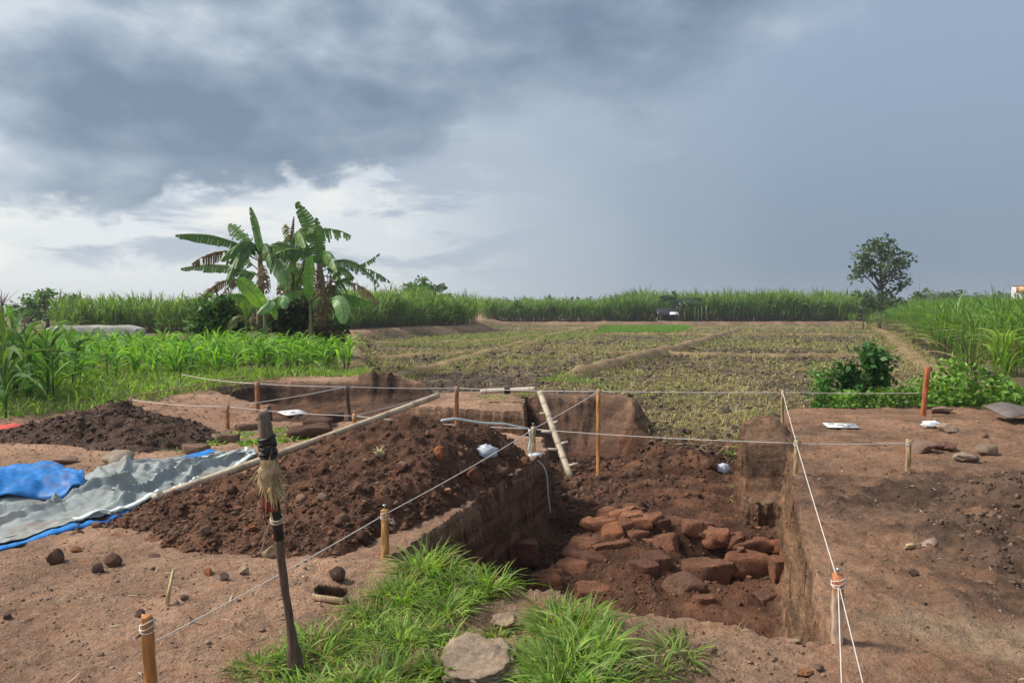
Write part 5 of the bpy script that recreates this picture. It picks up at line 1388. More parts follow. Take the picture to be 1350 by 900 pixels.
# ---- loose bricks on the left and clay blocks
def brick_mesh(w, d, h, seed, col, amp=.06, n=5, taper=.0, name='brick', wear=.22):
    """worn brick: a rounded block, chipped and pitted"""
    r = np.random.default_rng(seed); o = r.uniform(-40, 40, 3)
    g = np.linspace(-1, 1, n + 1); V, F, idx = [], [], {}
    def vid(p):
        k = tuple(np.round(p, 6))
        if k not in idx: idx[k] = len(V); V.append(p)
        return idx[k]
    for ax in range(3):
        for sg in (-1, 1):
            for i in range(n):
                for j in range(n):
                    q_ = []
                    for (a, b) in ((i, j), (i + 1, j), (i + 1, j + 1), (i, j + 1)):
                        p = np.empty(3); p[ax] = sg; p[(ax + 1) % 3] = g[a]; p[(ax + 2) % 3] = g[b]; q_.append(vid(p))
                    F.append(q_ if sg > 0 else q_[::-1])
    V = np.array(V); S = np.array([w, d, h]) / 2
    rr = np.linalg.norm(V, axis=1)[:, None]
    V = V * (1 - wear * np.clip((rr - 1.05) / .68, 0, 1) ** 1.4)
    V = V * S
    nn = fbm(V[:, 0] * 9 + o[0], V[:, 1] * 9 + o[1], V[:, 2] * 9 + o[2], o=3)
    n2 = fbm(V[:, 0] * 4 + o[1], V[:, 1] * 4 + o[2], V[:, 2] * 4, o=2)
    V = V * (1 + amp * 1.1 * nn[:, None] * np.array([.6, .6, 1])) + n2[:, None] * amp * np.array([.2, .2, .22])
    V[:, 0] *= 1 + taper * V[:, 2] / h
    for _ in range(5):                                       # broken corners
        nv = r.standard_normal(3) * np.array([1, 1, .7]); nv /= np.linalg.norm(nv); lim = np.abs(V @ nv).max() * r.uniform(.62, .9)
        dd_ = V @ nv; V = V - np.clip(dd_ - lim, 0, None)[:, None] * nv * .9
    F = np.array(F)
    c = np.asarray(col, float) * (1 + .2 * nn[:, None])
    me = mesh_np(name, V, F, M_brick, np.clip(c, 0, 1), True)
    me.set_sharp_from_angle(angle=R(48))
    return me

def place_brick(px, py, w, d, h, rz, seed, col, label=None, cat=None, parent=None, tilt=(0, 0), sink=.3, name='brick', amp=.06, zoff=0.0, wear=.22, n=5):
    P = hit(px, py)
    o = link(name, brick_mesh(w, d, h, seed, col, amp, n, wear=wear), parent, (P[0], P[1] + d * .4, P[2] + h * (.5 - sink) + zoff), (tilt[0], tilt[1], rz))
    return tag(o, label, cat)
place_brick(298, 584, .30, .2, .13, .3, 61, (.30, .19, .13), 'loose pale brick just below the front left stake', 'brick', sink=.15)
place_brick(252, 598, .34, .22, .12, -.1, 62, (.27, .165, .115), 'loose brick lying in the weeds by the tarpaulin', 'brick', sink=.2)
place_brick(330, 566, .5, .3, .1, .5, 63, (.26, .17, .12), 'flat earth block at the lip of the left trench', 'brick', sink=.3)
place_brick(405, 578, .52, .4, .16, .3, 64, (.135, .075, .055), 'dark reddish clay block under the bamboo pole', 'clay block', sink=.15, name='clay_block', amp=.1)
place_brick(418, 562, .42, .3, .12, -.2, 65, (.15, .085, .062), 'smaller clay block leaning on the dark reddish one', 'clay block', sink=.1, name='clay_block', amp=.1)
place_brick(440, 557, .3, .22, .16, .4, 66, (.10, .065, .05), 'dark clay lump at the right end of the clay blocks', 'clay block', sink=.1, name='clay_block', amp=.12)

# ---- the old brickwork laid bare in the pit
BX, BY = 640.0, 640.0
def bp(X, Y): return BX + X / 2.8125, BY + Y / 2.8125
ring = thing('brickwork', 'ring of old reddish bricks laid bare on a clay hump in the pit', 'brickwork', tuple(hit(805, 700)), 0)
row = thing('brickwork', 'straight course of worn bricks running from the ring to the right pit wall', 'brickwork', tuple(hit(960, 715)), 0)
def pit_brick(parent, X, Y, w, d, h, rz, seed, col, tilt=(0, 0), sink=.25, zoff=0.0, amp=.12):
    px, py = bp(X, Y); P = hit(px, py); off = np.array(parent.location)
    o = link('brick', brick_mesh(w, d, h, seed, col, amp, 8, wear=.24), parent, (P[0] - off[0], P[1] + d * .35 - off[1], P[2] + h * (.5 - sink) + zoff - off[2]), (tilt[0], tilt[1], rz))
    return o
RB, RB2, RB3 = (.34, .155, .088), (.26, .122, .074), (.19, .095, .062)
for i, a in enumerate((
    (425, 158, .34, .24, .15, .2, RB), (472, 182, .26, .22, .14, -.2, (.33, .14, .07)), (458, 103, .20, .18, .08, .4, RB), (512, 118, .20, .26, .11, .9, RB), (552, 116, .20, .16, .09, .1, RB),
    (528, 148, .18, .14, .10, .2, RB2), (588, 148, .22, .17, .13, -.3, RB), (575, 192, .26, .17, .11, .35, RB2), (628, 130, .15, .15, .10, .3, RB2), (702, 148, .22, .18, .16, .1, RB3),
    (655, 150, .16, .14, .14, .4, RB3), (500, 172, .14, .12, .1, .8, RB2), (545, 85, .15, .12, .07, .2, RB2), (440, 128, .18, .14, .1, -.4, (.34, .15, .08)),
    (372, 232, .24, .26, .13, -.55, RB2), (470, 232, .30, .15, .09, .22, RB2), (425, 205, .16, .12, .08, .3, RB3), (345, 268, .28, .22, .12, -.5, RB3), (325, 318, .30, .24, .14, -.4, RB2),
    (268, 332, .16, .14, .12, .2, RB), (240, 372, .27, .22, .17, .25, (.32, .135, .07)), (400, 412, .30, .22, .16, .2, RB2),
    (408, 285, .20, .18, .15, .3, RB3), (640, 222, .34, .26, .16, .15, RB), (678, 240, .22, .30, .22, -.15, RB2), (640, 295, .26, .18, .2, .45, RB3), (590, 318, .26, .16, .16, .1, RB3))):
    X, Y, w, d, h, rz, c = a
    pit_brick(ring, X, Y, w * 1.15, d * 1.15, h * .85, rz, 100 + i, c, (float(rng.uniform(-.12, .12)), float(rng.uniform(-.12, .12))), .42)
for i, a in enumerate(((772, 192, .24, .2, .17, .15, RB2), (815, 205, .12, .14, .14, 0, RB3), (862, 222, .28, .22, .20, -.1, RB), (932, 238, .2, .18, .17, .1, RB2), (1010, 248, .40, .16, .15, -.18, RB2), (1078, 248, .2, .16, .14, -.5, RB),
                       (820, 170, .14, .1, .08, .3, RB2), (905, 205, .13, .1, .08, .3, RB2))):
    X, Y, w, d, h, rz, c = a
    pit_brick(row, X, Y, w * 1.1, d * 1.1, h * .9, rz, 140 + i, c, (float(rng.uniform(-.08, .08)), float(rng.uniform(-.08, .08))), .25, .02)
for (X, Y, w, d, h, rz, c, lab, sk) in (
    (838, 350, .48, .34, .24, -.12, (.235, .115, .073), 'large sloping brick slab in front of the brick course', .42),
    (982, 330, .40, .27, .22, -.08, (.27, .125, .075), 'clean-edged big brick with a pebble on top', .18),
    (1095, 345, .16, .2, .2, .1, (.25, .115, .07), 'orange-edged brick jammed at the right pit wall', .2),
    (150, 302, .28, .2, .27, -.25, (.20, .092, .066), 'square-cut single brick standing against the dark left pit wall', .12),
    (812, 442, .2, .12, .09, .2, (.27, .13, .08), 'small orange brick showing through the pit floor', .4),
    (1060, 425, .26, .2, .08, .4, (.20, .105, .07), 'low worn brick sunk in the pit floor by the right wall', .4),
    (745, 385, .36, .26, .12, .2, (.19, .105, .072), 'buried clay lump in the middle of the pit floor', .5)):
    px, py = bp(X, Y)
    place_brick(px, py, w, d, h, rz, 160 + int(X), c, lab, 'brick', sink=sk, n=9, amp=.11, wear=.19)
px, py = bp(963, 256)
P = hit(px, py)
V, F, C = rock_v(77, ICO2, .3, .7)
o = link('stone', mesh_np('stone', V * .05, F, M_brick, np.broadcast_to(np.array((.3, .16, .1)), (len(V), 3)), True), None, (P[0], P[1] - .02, P[2] + .10)); o.location.z = float(hit(*bp(982, 330))[2]) + .20
q2 = hit(*bp(982, 330)); o.location.x, o.location.y = float(q2[0]) - .05, float(q2[1]) + .14
tag(o, 'pebble lying on the clean-edged big brick', 'stone')
# ------------------------------------------------------------------ stakes and strings
M_stake = plain_mat('stake_wood', (1, 1, 1), .7, .35, 10, .5, .25, use_attr=True, stretch=(6, 6, .8))
M_string = plain_mat('string', (.66, .60, .56), .8, .1, 60)
M_tape = plain_mat('white_tape', (.74, .80, .78), .5, .06, 30, trans=.25)
M_steel = plain_mat('steel', (.55, .56, .58), .35, .1, 20, metal=.9)
TOPS = {}
def stake(key, px, top_py, y, w, col, label, bottom=None, lean=(0, 0), nail=True, tip=None, group='wooden stakes of the string grid', wraps=True):
    """square peg; its top lies on the given line of sight at ground distance y"""
    T = at(px, top_py, y); zb = float(H(T[0] - lean[0], T[1])) if bottom is None else bottom
    bx, by = T[0] - lean[0], T[1] - lean[1]
    hgt = T[2] - zb
    o = thing('stake', label, 'stake', (bx, by, zb), float(rng.uniform(-.4, .4)), group)
    c, s = math.cos(-o.rotation_euler[2]), math.sin(-o.rotation_euler[2])
    lx, ly = lean[0] * c - lean[1] * s, lean[0] * s + lean[1] * c
    mb = MB(); n = 9; r = w * .39; b = r * .9
    ringp = [(-r, -b), (-b, -r), (b, -r), (r, -b), (r, b), (b, r), (-b, r), (-r, b)]
    V = []
    for i in range(n):
        t = i / (n - 1); zz_ = -.12 + (hgt + .12) * t; k = 1 + .05 * rng.uniform(-1, 1)
        for (u, v) in ringp: V.append((u * k + lx * t + .004 * rng.uniform(-1, 1) * (i > 0), v * k + ly * t, zz_ + (.006 * rng.uniform(-1, 1) if i == n - 1 else 0)))
    F = [(i * 8 + j, i * 8 + (j + 1) % 8, (i + 1) * 8 + (j + 1) % 8, (i + 1) * 8 + j) for i in range(n - 1) for j in range(8)]
    F += [((n - 1) * 8, (n - 1) * 8 + 1, (n - 1) * 8 + 2, (n - 1) * 8 + 3), ((n - 1) * 8, (n - 1) * 8 + 3, (n - 1) * 8 + 4, (n - 1) * 8 + 7), ((n - 1) * 8 + 7, (n - 1) * 8 + 4, (n - 1) * 8 + 5, (n - 1) * 8 + 6)]
    C = np.empty((n * 8, 3)); C[:] = col
    if tip is not None: C[-16:] = tip
    mb.add(V, F, C); mb.build('shaft', M_stake, o)
    if nail:
        MB().tube([(lx, ly, hgt - .01), (lx, ly, hgt + .028), (lx, ly, hgt + .030), (lx, ly, hgt + .036)], [.004, .004, .013, .012], 10, (1, 1, 1)).build('nail', M_steel, o, True)
    if wraps:
        mbw = MB()
        for k in range(3):
            zc = hgt - .045 + .012 * k; th = np.linspace(0, 6.6, 15)
            mbw.tube(np.column_stack([lx + (r * 1.36) * np.cos(th), ly + (r * 1.36) * np.sin(th), zc + .012 * np.sin(th + k)]), .0026, 5)
        mbw.build('string_wrap', M_string, o, True)
    TOPS[key] = np.array([T[0], T[1], T[2] - .03])
    return o
OCH, ORG, PLE, DRK = (.46, .23, .07), (.48, .18, .07), (.42, .29, .16), (.12, .065, .05)
stake('A', 1105, 758, 3.50, .060, (.50, .36, .27), 'near pegged stake with an orange-red top and a nail, at the pit corner', tip=(.50, .19, .09))
stake('B', 507, 672, 4.75, .054, (.46, .25, .09), 'ochre stake with a bright nail at the near left pit corner')
stake('N', 194, 812, 2.66, .050, (.42, .19, .065), 'thick brown stake nearest the lower left, string tied below its top', lean=(-.02, 0), nail=False)
TOPS['N'] = TOPS['N'] + np.array([0.01, 0, -.075])
stake('C', 703, 562, 8.27, .055, (.45, .33, .17), 'pale stake at the inner pit corner with white tape tied round it')
stake('D', 1050, 580, 7.15, .05, (.42, .30, .16), 'pale stake on the right pit edge where three strings meet')
stake('R', 1198, 579, 7.2, .052, (.44, .29, .16), 'short stake standing alone before the row of stones', nail=False)
stake('F', 300, 533, 9.95, .05, (.42, .19, .08), 'thin reddish stake in front of the left trench')
stake('G', 467, 545, 9.25, .05, (.50, .26, .09), 'short ochre stake poking up behind the bamboo pole')
stake('L', 172, 524, 11.1, .055, (.36, .18, .09), 'small stake at the foot of the grass bank', nail=False)
stake('K', 339, 503, 11.6, .07, (.38, .16, .08), 'reddish stake rising at the corner of the left trench', nail=False)
stake('J', 457, 507, 11.2, .06, DRK, 'dark thin stake inside the left trench', nail=False, lean=(-.1, 0))
stake('P', 602, 509, 11.45, .07, (.36, .17, .09), 'reddish stake against the square earth block', nail=False)
stake('Q', 789, 513, 10.6, .062, (.52, .25, .09), 'longest stake, bright ochre, standing up from the pit floor', nail=False)
stake('S', 1032, 514, 10.5, .045, (.40, .27, .15), 'slim pale stake at the far end of the right pit wall', nail=False)
stake('T', 1223, 484, 11.0, .075, (.36, .12, .05), 'rusty orange tilted stake among the weeds', nail=False, lean=(.06, 0), wraps=False)
TOPS['T'] = TOPS['T'] - np.array([.03, 0, .36])

def string(a, b, label, sag=.01, r=.0028, end=None):
    A = TOPS[a] if isinstance(a, str) else np.asarray(a, float); B = TOPS[b] if isinstance(b, str) else np.asarray(b, float)
    t = np.linspace(0, 1, 14)[:, None]; P = A * (1 - t) + B * t; P[:, 2] -= sag * 4 * (t * (1 - t))[:, 0]
    o = MB().tube(P - A, r * (.6 + .12 * np.clip(P[:, 1], 3, 12)), 5).build('string', M_string, None, True, loc=A)
    return tag(o, label, 'string', 'strings of the excavation grid')
string('N', 'B', 'taut string from the thick brown near stake to the ochre pit corner stake')
string('B', 'C', 'string climbing across the heap from the ochre stake to the taped stake', .02)
string('C', 'Q', 'string from the taped stake up to the longest ochre stake')
string('C', 'D', 'string crossing the pit from the taped stake to the right pit edge', .02)
string('D', 'A', 'string along the right pit wall to the near orange-topped stake')
string('D', 'R', 'string from the right pit edge to the short lone stake', .015)
string('D', 'S', 'string running away along the right wall to the slim far stake')
string('S', 'Q', 'far string between the longest ochre stake and the slim stake', .012)
string('S', 'T', 'far string from the slim stake to the rusty stake in the weeds', .012)
string('Q', 'P', 'far string passing over the square earth block', .015)
string('P', 'J', 'far string from the earth block to the dark thin stake', .015)
string('J', 'K', 'string over the left trench between dark and reddish stakes', .015)
string('J', 'F', 'slanting string across the left trench to the thin reddish stake', .02)
string('F', 'G', 'string passing before the left trench to the short ochre stake', .02)
string('G', 'C', 'string behind the heap from the short ochre stake to the taped stake', .02)
string('G', 'P', 'slanting string behind the bamboo pole to the earth block stake', .012)
string('F', 'L', 'string from the thin reddish stake to the small stake by the grass', .03)
e1 = at(240, 507, 14.5); e1[2] = H(e1[0], e1[1]) + .25
string('K', e1, 'string from the reddish trench corner stake into the grass', .03)
g1 = atz(1139, 905, .0); g2 = atz(1110, 915, .0)
string('A', g1, 'slanting guy string from the orange-topped stake to the bottom edge', .0)
string('A', g2, 'second string dropping straight down from the orange-topped stake', .0)
P = np.array([at(174, 524, 11.2), at(210, 516, 12.2), at(260, 507, 13.6), at(300, 499, 14.6), at(324, 497, 15.0)]); P[0, 2] += .02
tag(MB().tube(P - P[0], .014, 5, (.40, .32, .17)).build('bamboo_stick', M_stake, None, True, loc=P[0]), 'thin bamboo stick slanting over the grass bank edge', 'stick')

# ------------------------------------------------------------------ bamboo poles and the leaning ladder rail
M_bamboo = plain_mat('bamboo', (1, 1, 1), .55, .22, 12, .3, .35, use_attr=True, stretch=(3, 3, .7))
def bamboo(name, label, pts, r, col, nodes, cat='bamboo pole', parent=None, rn=10):
    P = np.asarray(pts, float); L = np.concatenate([[0], np.cumsum(np.linalg.norm(np.diff(P, axis=0), axis=1))]); L /= L[-1]
    ts = sorted(set(np.linspace(0, 1, 24).tolist() + [v for t in nodes for v in (t - .006, t, t + .006)]))
    Q = np.array([[np.interp(t, L, P[:, i]) for i in range(3)] for t in ts])
    rr = np.array([r * (1.14 if any(abs(t - k) < .003 for k in nodes) else 1.0) for t in ts])
    C = np.array([np.asarray(col) * (.72 if any(abs(t - k) < .007 for k in nodes) else 1 + .1 * math.sin(9 * t)) for t in ts])
    mb = MB().tube(Q - P[0], rr, rn); mb.C[0] = np.concatenate([np.repeat(C, rn, 0), C[[0]] * .5, C[[-1]] * .8])
    o = mb.build(name, M_bamboo, parent, True)
    if parent is None: o.location = [float(v) for v in P[0]]; tag(o, label, cat)
    return o
pa, pb = at(200, 668, 5.95), at(578, 521, 8.55)
pm = pa * .45 + pb * .55; pm[2] += .02
pa[2] = max(pa[2], float(np.maximum(H(pa[0], pa[1]), HZ(pa[0], pa[1])))) + .01
bamboo('bamboo_pole', 'long pale bamboo pole lying along the back of the big heap', [pa, pm, pb], .034, (.50, .39, .27), [.12, .24, .37, .5, .63, .76, .88, .95])
pa, pb = at(634, 516, 12.4), at(706, 513, 12.1)
o = bamboo('bamboo_pole', 'short greyish bamboo crosspiece bridging the gap in front of the field', [pa, pb], .046, (.46, .40, .32), [.1, .5, .9])
kn = MB(); c0 = np.array(pb - pa) * .49
for k in range(5):
    th = np.linspace(0, 6.3, 12); kn.tube(np.column_stack([c0[0] + .02 * k - .04 + 0 * th, c0[1] + .054 * np.cos(th), c0[2] + .054 * np.sin(th)]), .012, 5, (.05, .045, .04))
kn.build('rope_knot', plain_mat('dark_rope', (.05, .045, .04), .9), o, True)
la, lb = at(712, 517, 12.0), at(752, 623, 10.55)
lb[2] = float(H(lb[0], lb[1])) - .03
lad = thing('bamboo_ladder', 'leaning bamboo ladder rail with broken rung stubs reaching down into the pit', 'ladder', tuple(lb))
bamboo('rail', None, [lb - lb, (la - lb) * .5, la - lb], .052, (.44, .36, .27), [.05, .2, .36, .52, .68, .84, .96], parent=lad)
for t, sd, ln in ((.12, 1, .16), (.30, -1, .2), (.36, 1, .14), (.50, -1, .2), (.72, -1, .12), (.60, 1, .1)):
    c = (la - lb) * t
    MB().tube([c, c + np.array([sd * ln, -.05, .02 + .03 * (sd > 0)])], [.026, .02], 7, (.52, .43, .32)).build('rung', M_bamboo, lad, True)

# ------------------------------------------------------------------ the tall pole at the front
PB = hit(391, 893); PT = at(347, 542, 3.18)
o = thing('digging_pole', 'tall upright iron-tipped pole wrapped in black tape with a straw tuft tied on', 'digging pole', tuple(PB))
ax = PT - PB
def on(t, dx=0, dy=0, dz=0): return ax * t + np.array([dx, dy, dz])
M_pole = plain_mat('pole_wood', (1, 1, 1), .75, .35, 16, .6, .15, use_attr=True, stretch=(4, 4, .6))
M_tapeb = plain_mat('black_tape', (.018, .018, .022), .4, .3, 40, .6)
mb = MB(); ts = np.linspace(-.02, .55, 16)
rr = np.interp(ts, [-.02, .10, .13, .2, .55], [.036, .036, .024, .017, .020])
mb.tube([on(t, .003 * math.sin(11 * t)) for t in ts], rr, 10, (.125, .085, .062), jit=.05); mb.build('iron_bar', M_pole, o, True)
MB().tube([on(t) for t in np.linspace(.53, .86, 8)], .023, 12, (.03, .032, .036)).build('black_sleeve', M_tapeb, o, True)
hd = MB().tube([on(t) for t in (.84, .86, .9, .955, .965, .985, 1.0)], [.028, .030, .031, .030, .024, .025, .022], 12, (.14, .115, .09), jit=.02).build('wooden_grip', M_pole, o, True)
mb = MB()
for k in range(9):
    th = np.linspace(0, 6.5, 14); c = on(.84 + .008 * k); mb.tube(np.column_stack([c[0] + .034 * np.cos(th), c[1] + .034 * np.sin(th), c[2] + .01 * np.sin(th + k * 1.7)]), .008, 5)
mb.build('tape_wrap', M_tapeb, o, True)
n = 420; a = rng.uniform(0, 6.28, n)
b = np.array([on(t) for t in rng.uniform(.74, .83, n)]) + .022 * np.column_stack([np.cos(a), np.sin(a), 0 * a])
st = rng.uniform(0, 1, n); L = rng.uniform(.04, .15, n)
mb = MB()
v = blades(b, L, .006, np.where(rng.uniform(0, 1, n) < .55, rng.normal(0, .8, n), rng.uniform(0, 6.28, n)), rng.uniform(.05, .62, n), rng.uniform(-.15, .3, n), 6, pal(n, [(.50, .39, .22), (.42, .31, .17), (.58, .48, .30)]), .2)
vz = v[0].reshape(n, -1, 3); bz = b[:, 2][:, None]; up_ = rng.uniform(0, 1, n) < .12            # most strands hang, a few stick out
vz[~up_, :, 2] = 2 * bz[~up_] - vz[~up_, :, 2]; v = (vz.reshape(-1, 3), v[1], v[2])
mb2 = MB().tube([on(t, .006 * math.sin(40 * t) - .006, -.004) for t in np.linspace(.71, .835, 9)], [.03, .042, .047, .047, .045, .043, .04, .036, .028], 14, (.52, .40, .24), jit=.12)
mb2.build('husk_wrap', M_straw, o)
link('straw_tuft', mesh_np('straw_tuft', v[0], v[1], M_straw, v[2]), o)
mb = MB()
for k in range(11):
    s0 = rng.uniform(-.028, .012); d0 = -.026 - .004 * k % .01
    zs = np.linspace(.83, .83 - rng.uniform(.12, .24), 8); mb.ribbon([on(t, s0 + .012 * math.sin(20 * t + k), d0 - .012 * math.sin(8 * (t - .7))) for t in zs], np.linspace(.014, .004, 8), (1, .15 * rng.uniform(-1, 1), 0), np.array((.56, .44, .27)) * rng.uniform(.8, 1.15))
mb.build('husk_strips', M_straw, o)
M_red = plain_mat('red_thread', (.30, .03, .025), .8, .2, 40)
mb = MB()
for k in range(9):
    x0 = -.055 + .05 * rng.uniform(); P = [on(.72 - .02 * i, x0 * (1 - .0 * i) + .01 * math.sin(i + k), -.02 - .004 * i) for i in range(5)]
    P = [on(.74, -.01, -.024)] + P; mb.tube(P, .0022, 4)
mb.tube([on(.735 - .012 * i, .008 + .003 * math.sin(2 * i), -.026) for i in range(9)], .005, 5)
mb.build('red_thread', M_red, o, True)
mb = MB(); c = on(.60)
for k in range(2):
    th = np.linspace(0, 6.5, 14); mb.tube(np.column_stack([c[0] + .027 * np.cos(th), c[1] + .027 * np.sin(th), c[2] + .012 * k + .01 * np.sin(th)]), .005, 5)
mb.ribbon([on(.60 - .018 * i, -.022 - .012 * i * (1 if i < 4 else .8), -.026) for i in range(7)], .008, (1, 0, 0))
mb.build('raffia_tie', plain_mat('raffia', (.48, .40, .27), .8, .2, 30), o)

# ------------------------------------------------------------------ tarpaulins
def dusty(m, amt):
    """dried mud rubbed into a sheet"""
    n = NT(m.node_tree); p = [q for q in m.node_tree.nodes if q.type == 'BSDF_PRINCIPLED'][0]
    src = p.inputs['Base Color'].links[0].from_socket; c = coords(n)
    k = n.m('MULTIPLY', n.smooth(n.noise(c, 3.5, 7, .68, .6), .46, .72), amt)
    n.put(p.inputs['Base Color'], n.mix(k, src, (.20, .135, .095, 1))); return m
M_tarp = dusty(plain_mat('grey_tarpaulin', (.27, .30, .30), .72, .22, 3, .12, .2), .75)
M_blue = dusty(plain_mat('blue_tarpaulin', (.012, .17, .50), .55, .2, 22, .25, .3), .45)
M_redt = plain_mat('red_tarpaulin', (.62, .08, .07), .45, .08, 8)
def resample(P, n):
    P = np.asarray(P, float); L = np.concatenate([[0], np.cumsum(np.linalg.norm(np.diff(P, axis=0), axis=1))]); L /= L[-1]; t = np.linspace(0, 1, n)
    return np.column_stack([np.interp(t, L, P[:, i]) for i in range(P.shape[1])])
def gpt(px, py): p = atz(px, py, 0.0); return p[:2]
def cloth(top, bot, nu, nv, zf, base=None):
    """ruled sheet between two edges given on the ground, lifted by zf(u, v, x, y)"""
    A, B = resample([gpt(*p) for p in top], nu), resample([gpt(*p) for p in bot], nu)
    v = np.linspace(0, 1, nv)[:, None, None]; G = A[None] * (1 - v) + B[None] * v
    xx, yy = G[..., 0].ravel(), G[..., 1].ravel(); U = np.tile(np.linspace(0, 1, nu), nv); Vv = np.repeat(np.linspace(0, 1, nv), nu)
    gz = np.maximum(H(xx, yy), HZ(xx, yy)) if base is None else base(xx, yy)
    z_ = gz + zf(U, Vv, xx, yy)
    ids = np.arange(nu * nv).reshape(nv, nu); F = np.stack([ids[:-1, :-1], ids[:-1, 1:], ids[1:, 1:], ids[1:, :-1]], -1).reshape(-1, 4)
    return np.column_stack([xx, yy, z_]), F
FOLDS = [[gpt(*p) for p in L] for L in ([(-60, 705), (60, 678), (150, 650)], [(20, 690), (110, 668), (190, 630)], [(120, 655), (170, 622), (200, 612)], [(150, 670), (230, 632), (300, 606)],
         [(100, 640), (140, 652), (165, 668)], [(-60, 690), (20, 672), (90, 668)], [(230, 645), (270, 625), (325, 604)], [(180, 640), (240, 618), (290, 604)], [(60, 705), (130, 680), (180, 664)])]
def ridged(x, y, s): return (1 - np.abs(fbm(x * s, y * s, o=3))) ** 3
def grey_z(u, v, x, y):
    w1 = .12 * fbm(x * 1.5, y * 1.5, o=3)
    f = .03 * np.abs(fbm(x * .9 + 3, y * .9, o=3)) + .014 * np.abs(fbm(x * 3.2, y * 3.2 + 5, o=3)) + .016 * np.abs(fbm(x * 8, y * 9, o=2))
    for k, P in enumerate(FOLDS):                              # sharp long creases
        d = dline(x + w1, y + w1, P) ; f = f + (.075, .05, .06)[k % 3] * np.clip(1 - d / (.05, .09, .07)[k % 3], 0, 1)
    peak = .14 * np.exp(-(((x + 3.75) / .30) ** 2 + ((y - 6.95) / .24) ** 2) ** .8) + .08 * np.exp(-(((x + 4.5) / .5) ** 2 + ((y - 6.2) / .3) ** 2)) + .10 * np.exp(-(((x + 3.1) / .25) ** 2 + ((y - 6.6) / .22) ** 2))
    e = np.minimum(np.minimum(v, 1 - v) * 5, 1)
    return .012 + (f + peak) * (.25 + .75 * e)
top = [(-90, 655), (-40, 640), (40, 626), (90, 640), (130, 620), (190, 609), (260, 601), (338, 597)]
bot = [(-90, 742), (0, 716), (90, 697), (168, 679), (225, 657), (290, 628), (335, 606)]
V, F = cloth(top, bot, 270, 110, grey_z)
tarp = thing('tarpaulin', 'crumpled grey tarpaulin with blue underside and white hem spread left of the heap', 'tarpaulin', tuple(V[len(V) // 2]))
off = np.array(tarp.location)
gme = mesh_np('grey_sheet', V - off, F, M_tarp, None, True); gme.set_sharp_from_angle(angle=R(26)); gm = link('grey_sheet', gme, tarp); s_ = gm.modifiers.new('thick', 'SOLIDIFY'); s_.thickness = .006
def strip(name, pts_px, wid, mat, lift, parent=tarp, label=None, n=60, wob=.005):
    P = resample([gpt(*p) for p in pts_px], n); xx, yy = P[:, 0], P[:, 1]
    zz_ = np.maximum(H(xx, yy), HZ(xx, yy)) + lift + wob * fbm(xx * 6, yy * 6, o=2)
    Q = np.column_stack([xx, yy, zz_]); T = np.gradient(Q, axis=0); T[:, 2] = 0; T /= np.linalg.norm(T, axis=1)[:, None]
    S = np.column_stack([-T[:, 1], T[:, 0], .25 * fbm(xx * 5, yy * 5, o=2)])
    o = MB().ribbon(Q - (off if parent else 0), wid * (1 + .2 * fbm(xx * 7, yy * 7)), S).build(name, mat, parent, True)
    s = o.modifiers.new('thick', 'SOLIDIFY'); s.thickness = .006
    if label: o['label'] = label
    return o
strip('blue_edge', [(-90, 750), (0, 721), (75, 703), (140, 688), (176, 676)], .085, M_blue, .012, label='blue folded-over edge')
strip('white_hem', [(-90, 732), (0, 708), (80, 696), (150, 676), (190, 668)], .06, M_tape, .028, gm, label='white hem band')
strip('white_hem', [(98, 694), (150, 682), (185, 672), (235, 655), (290, 630), (337, 603)], .05, M_tape, .05, gm, label='white hem band')
strip('white_hem', [(205, 668), (245, 648), (262, 634)], .03, M_tape, .07, gm)
strip('white_hem', [(150, 655), (172, 636), (225, 638), (226, 648)], .03, M_tape, .10, gm)
strip('white_hem', [(215, 622), (270, 612), (325, 606), (325, 600)], .035, M_tape, .09, gm)
V, F = cloth([(-90, 646), (-30, 634), (10, 627), (60, 619), (74, 624), (100, 634), (110, 640)], [(-90, 690), (-40, 678), (0, 667), (50, 662), (85, 662), (105, 656), (112, 648)], 80, 30,
             lambda u, v, x, y: grey_z(u, np.full_like(v, .5), x, y) + .03 + .10 * np.sin(np.pi * v) ** .7 * (1 - .4 * u) + .02 * fbm(x * 5, y * 5, o=3))
bl = link('blue_flap', mesh_np('blue_flap', V - off, F, M_blue, None, True), tarp); s_ = bl.modifiers.new('thick', 'SOLIDIFY'); s_.thickness = .006
bl['label'] = 'bright blue flap folded back'
V, F = cloth([(228, 611), (255, 603), (285, 600)], [(226, 613), (250, 610), (280, 606)], 30, 8, lambda u, v, x, y: grey_z(u, v * 0 + .5, x, y) + .03)
b2 = link('blue_flap', mesh_np('blue_flap', V - off, F, M_blue, None, True), tarp); b2['label'] = 'small blue corner peeping out near the pole'
V, F = cloth([(-60, 566), (0, 562), (48, 561)], [(-60, 583), (0, 573), (30, 566)], 40, 10, lambda u, v, x, y: .03 + .04 * np.sin(np.pi * v) + .02 * fbm(x * 4, y * 4, o=2), base=lambda a, b: np.maximum(H(a, b), MZ_(a, b)))
rt = link('red_tarpaulin', mesh_np('red_tarpaulin', V, F, M_redt, None, True)); s_ = rt.modifiers.new('thick', 'SOLIDIFY'); s_.thickness = .006
tag(rt, 'flat red tarpaulin corner by the grass bank at the left edge', 'tarpaulin')

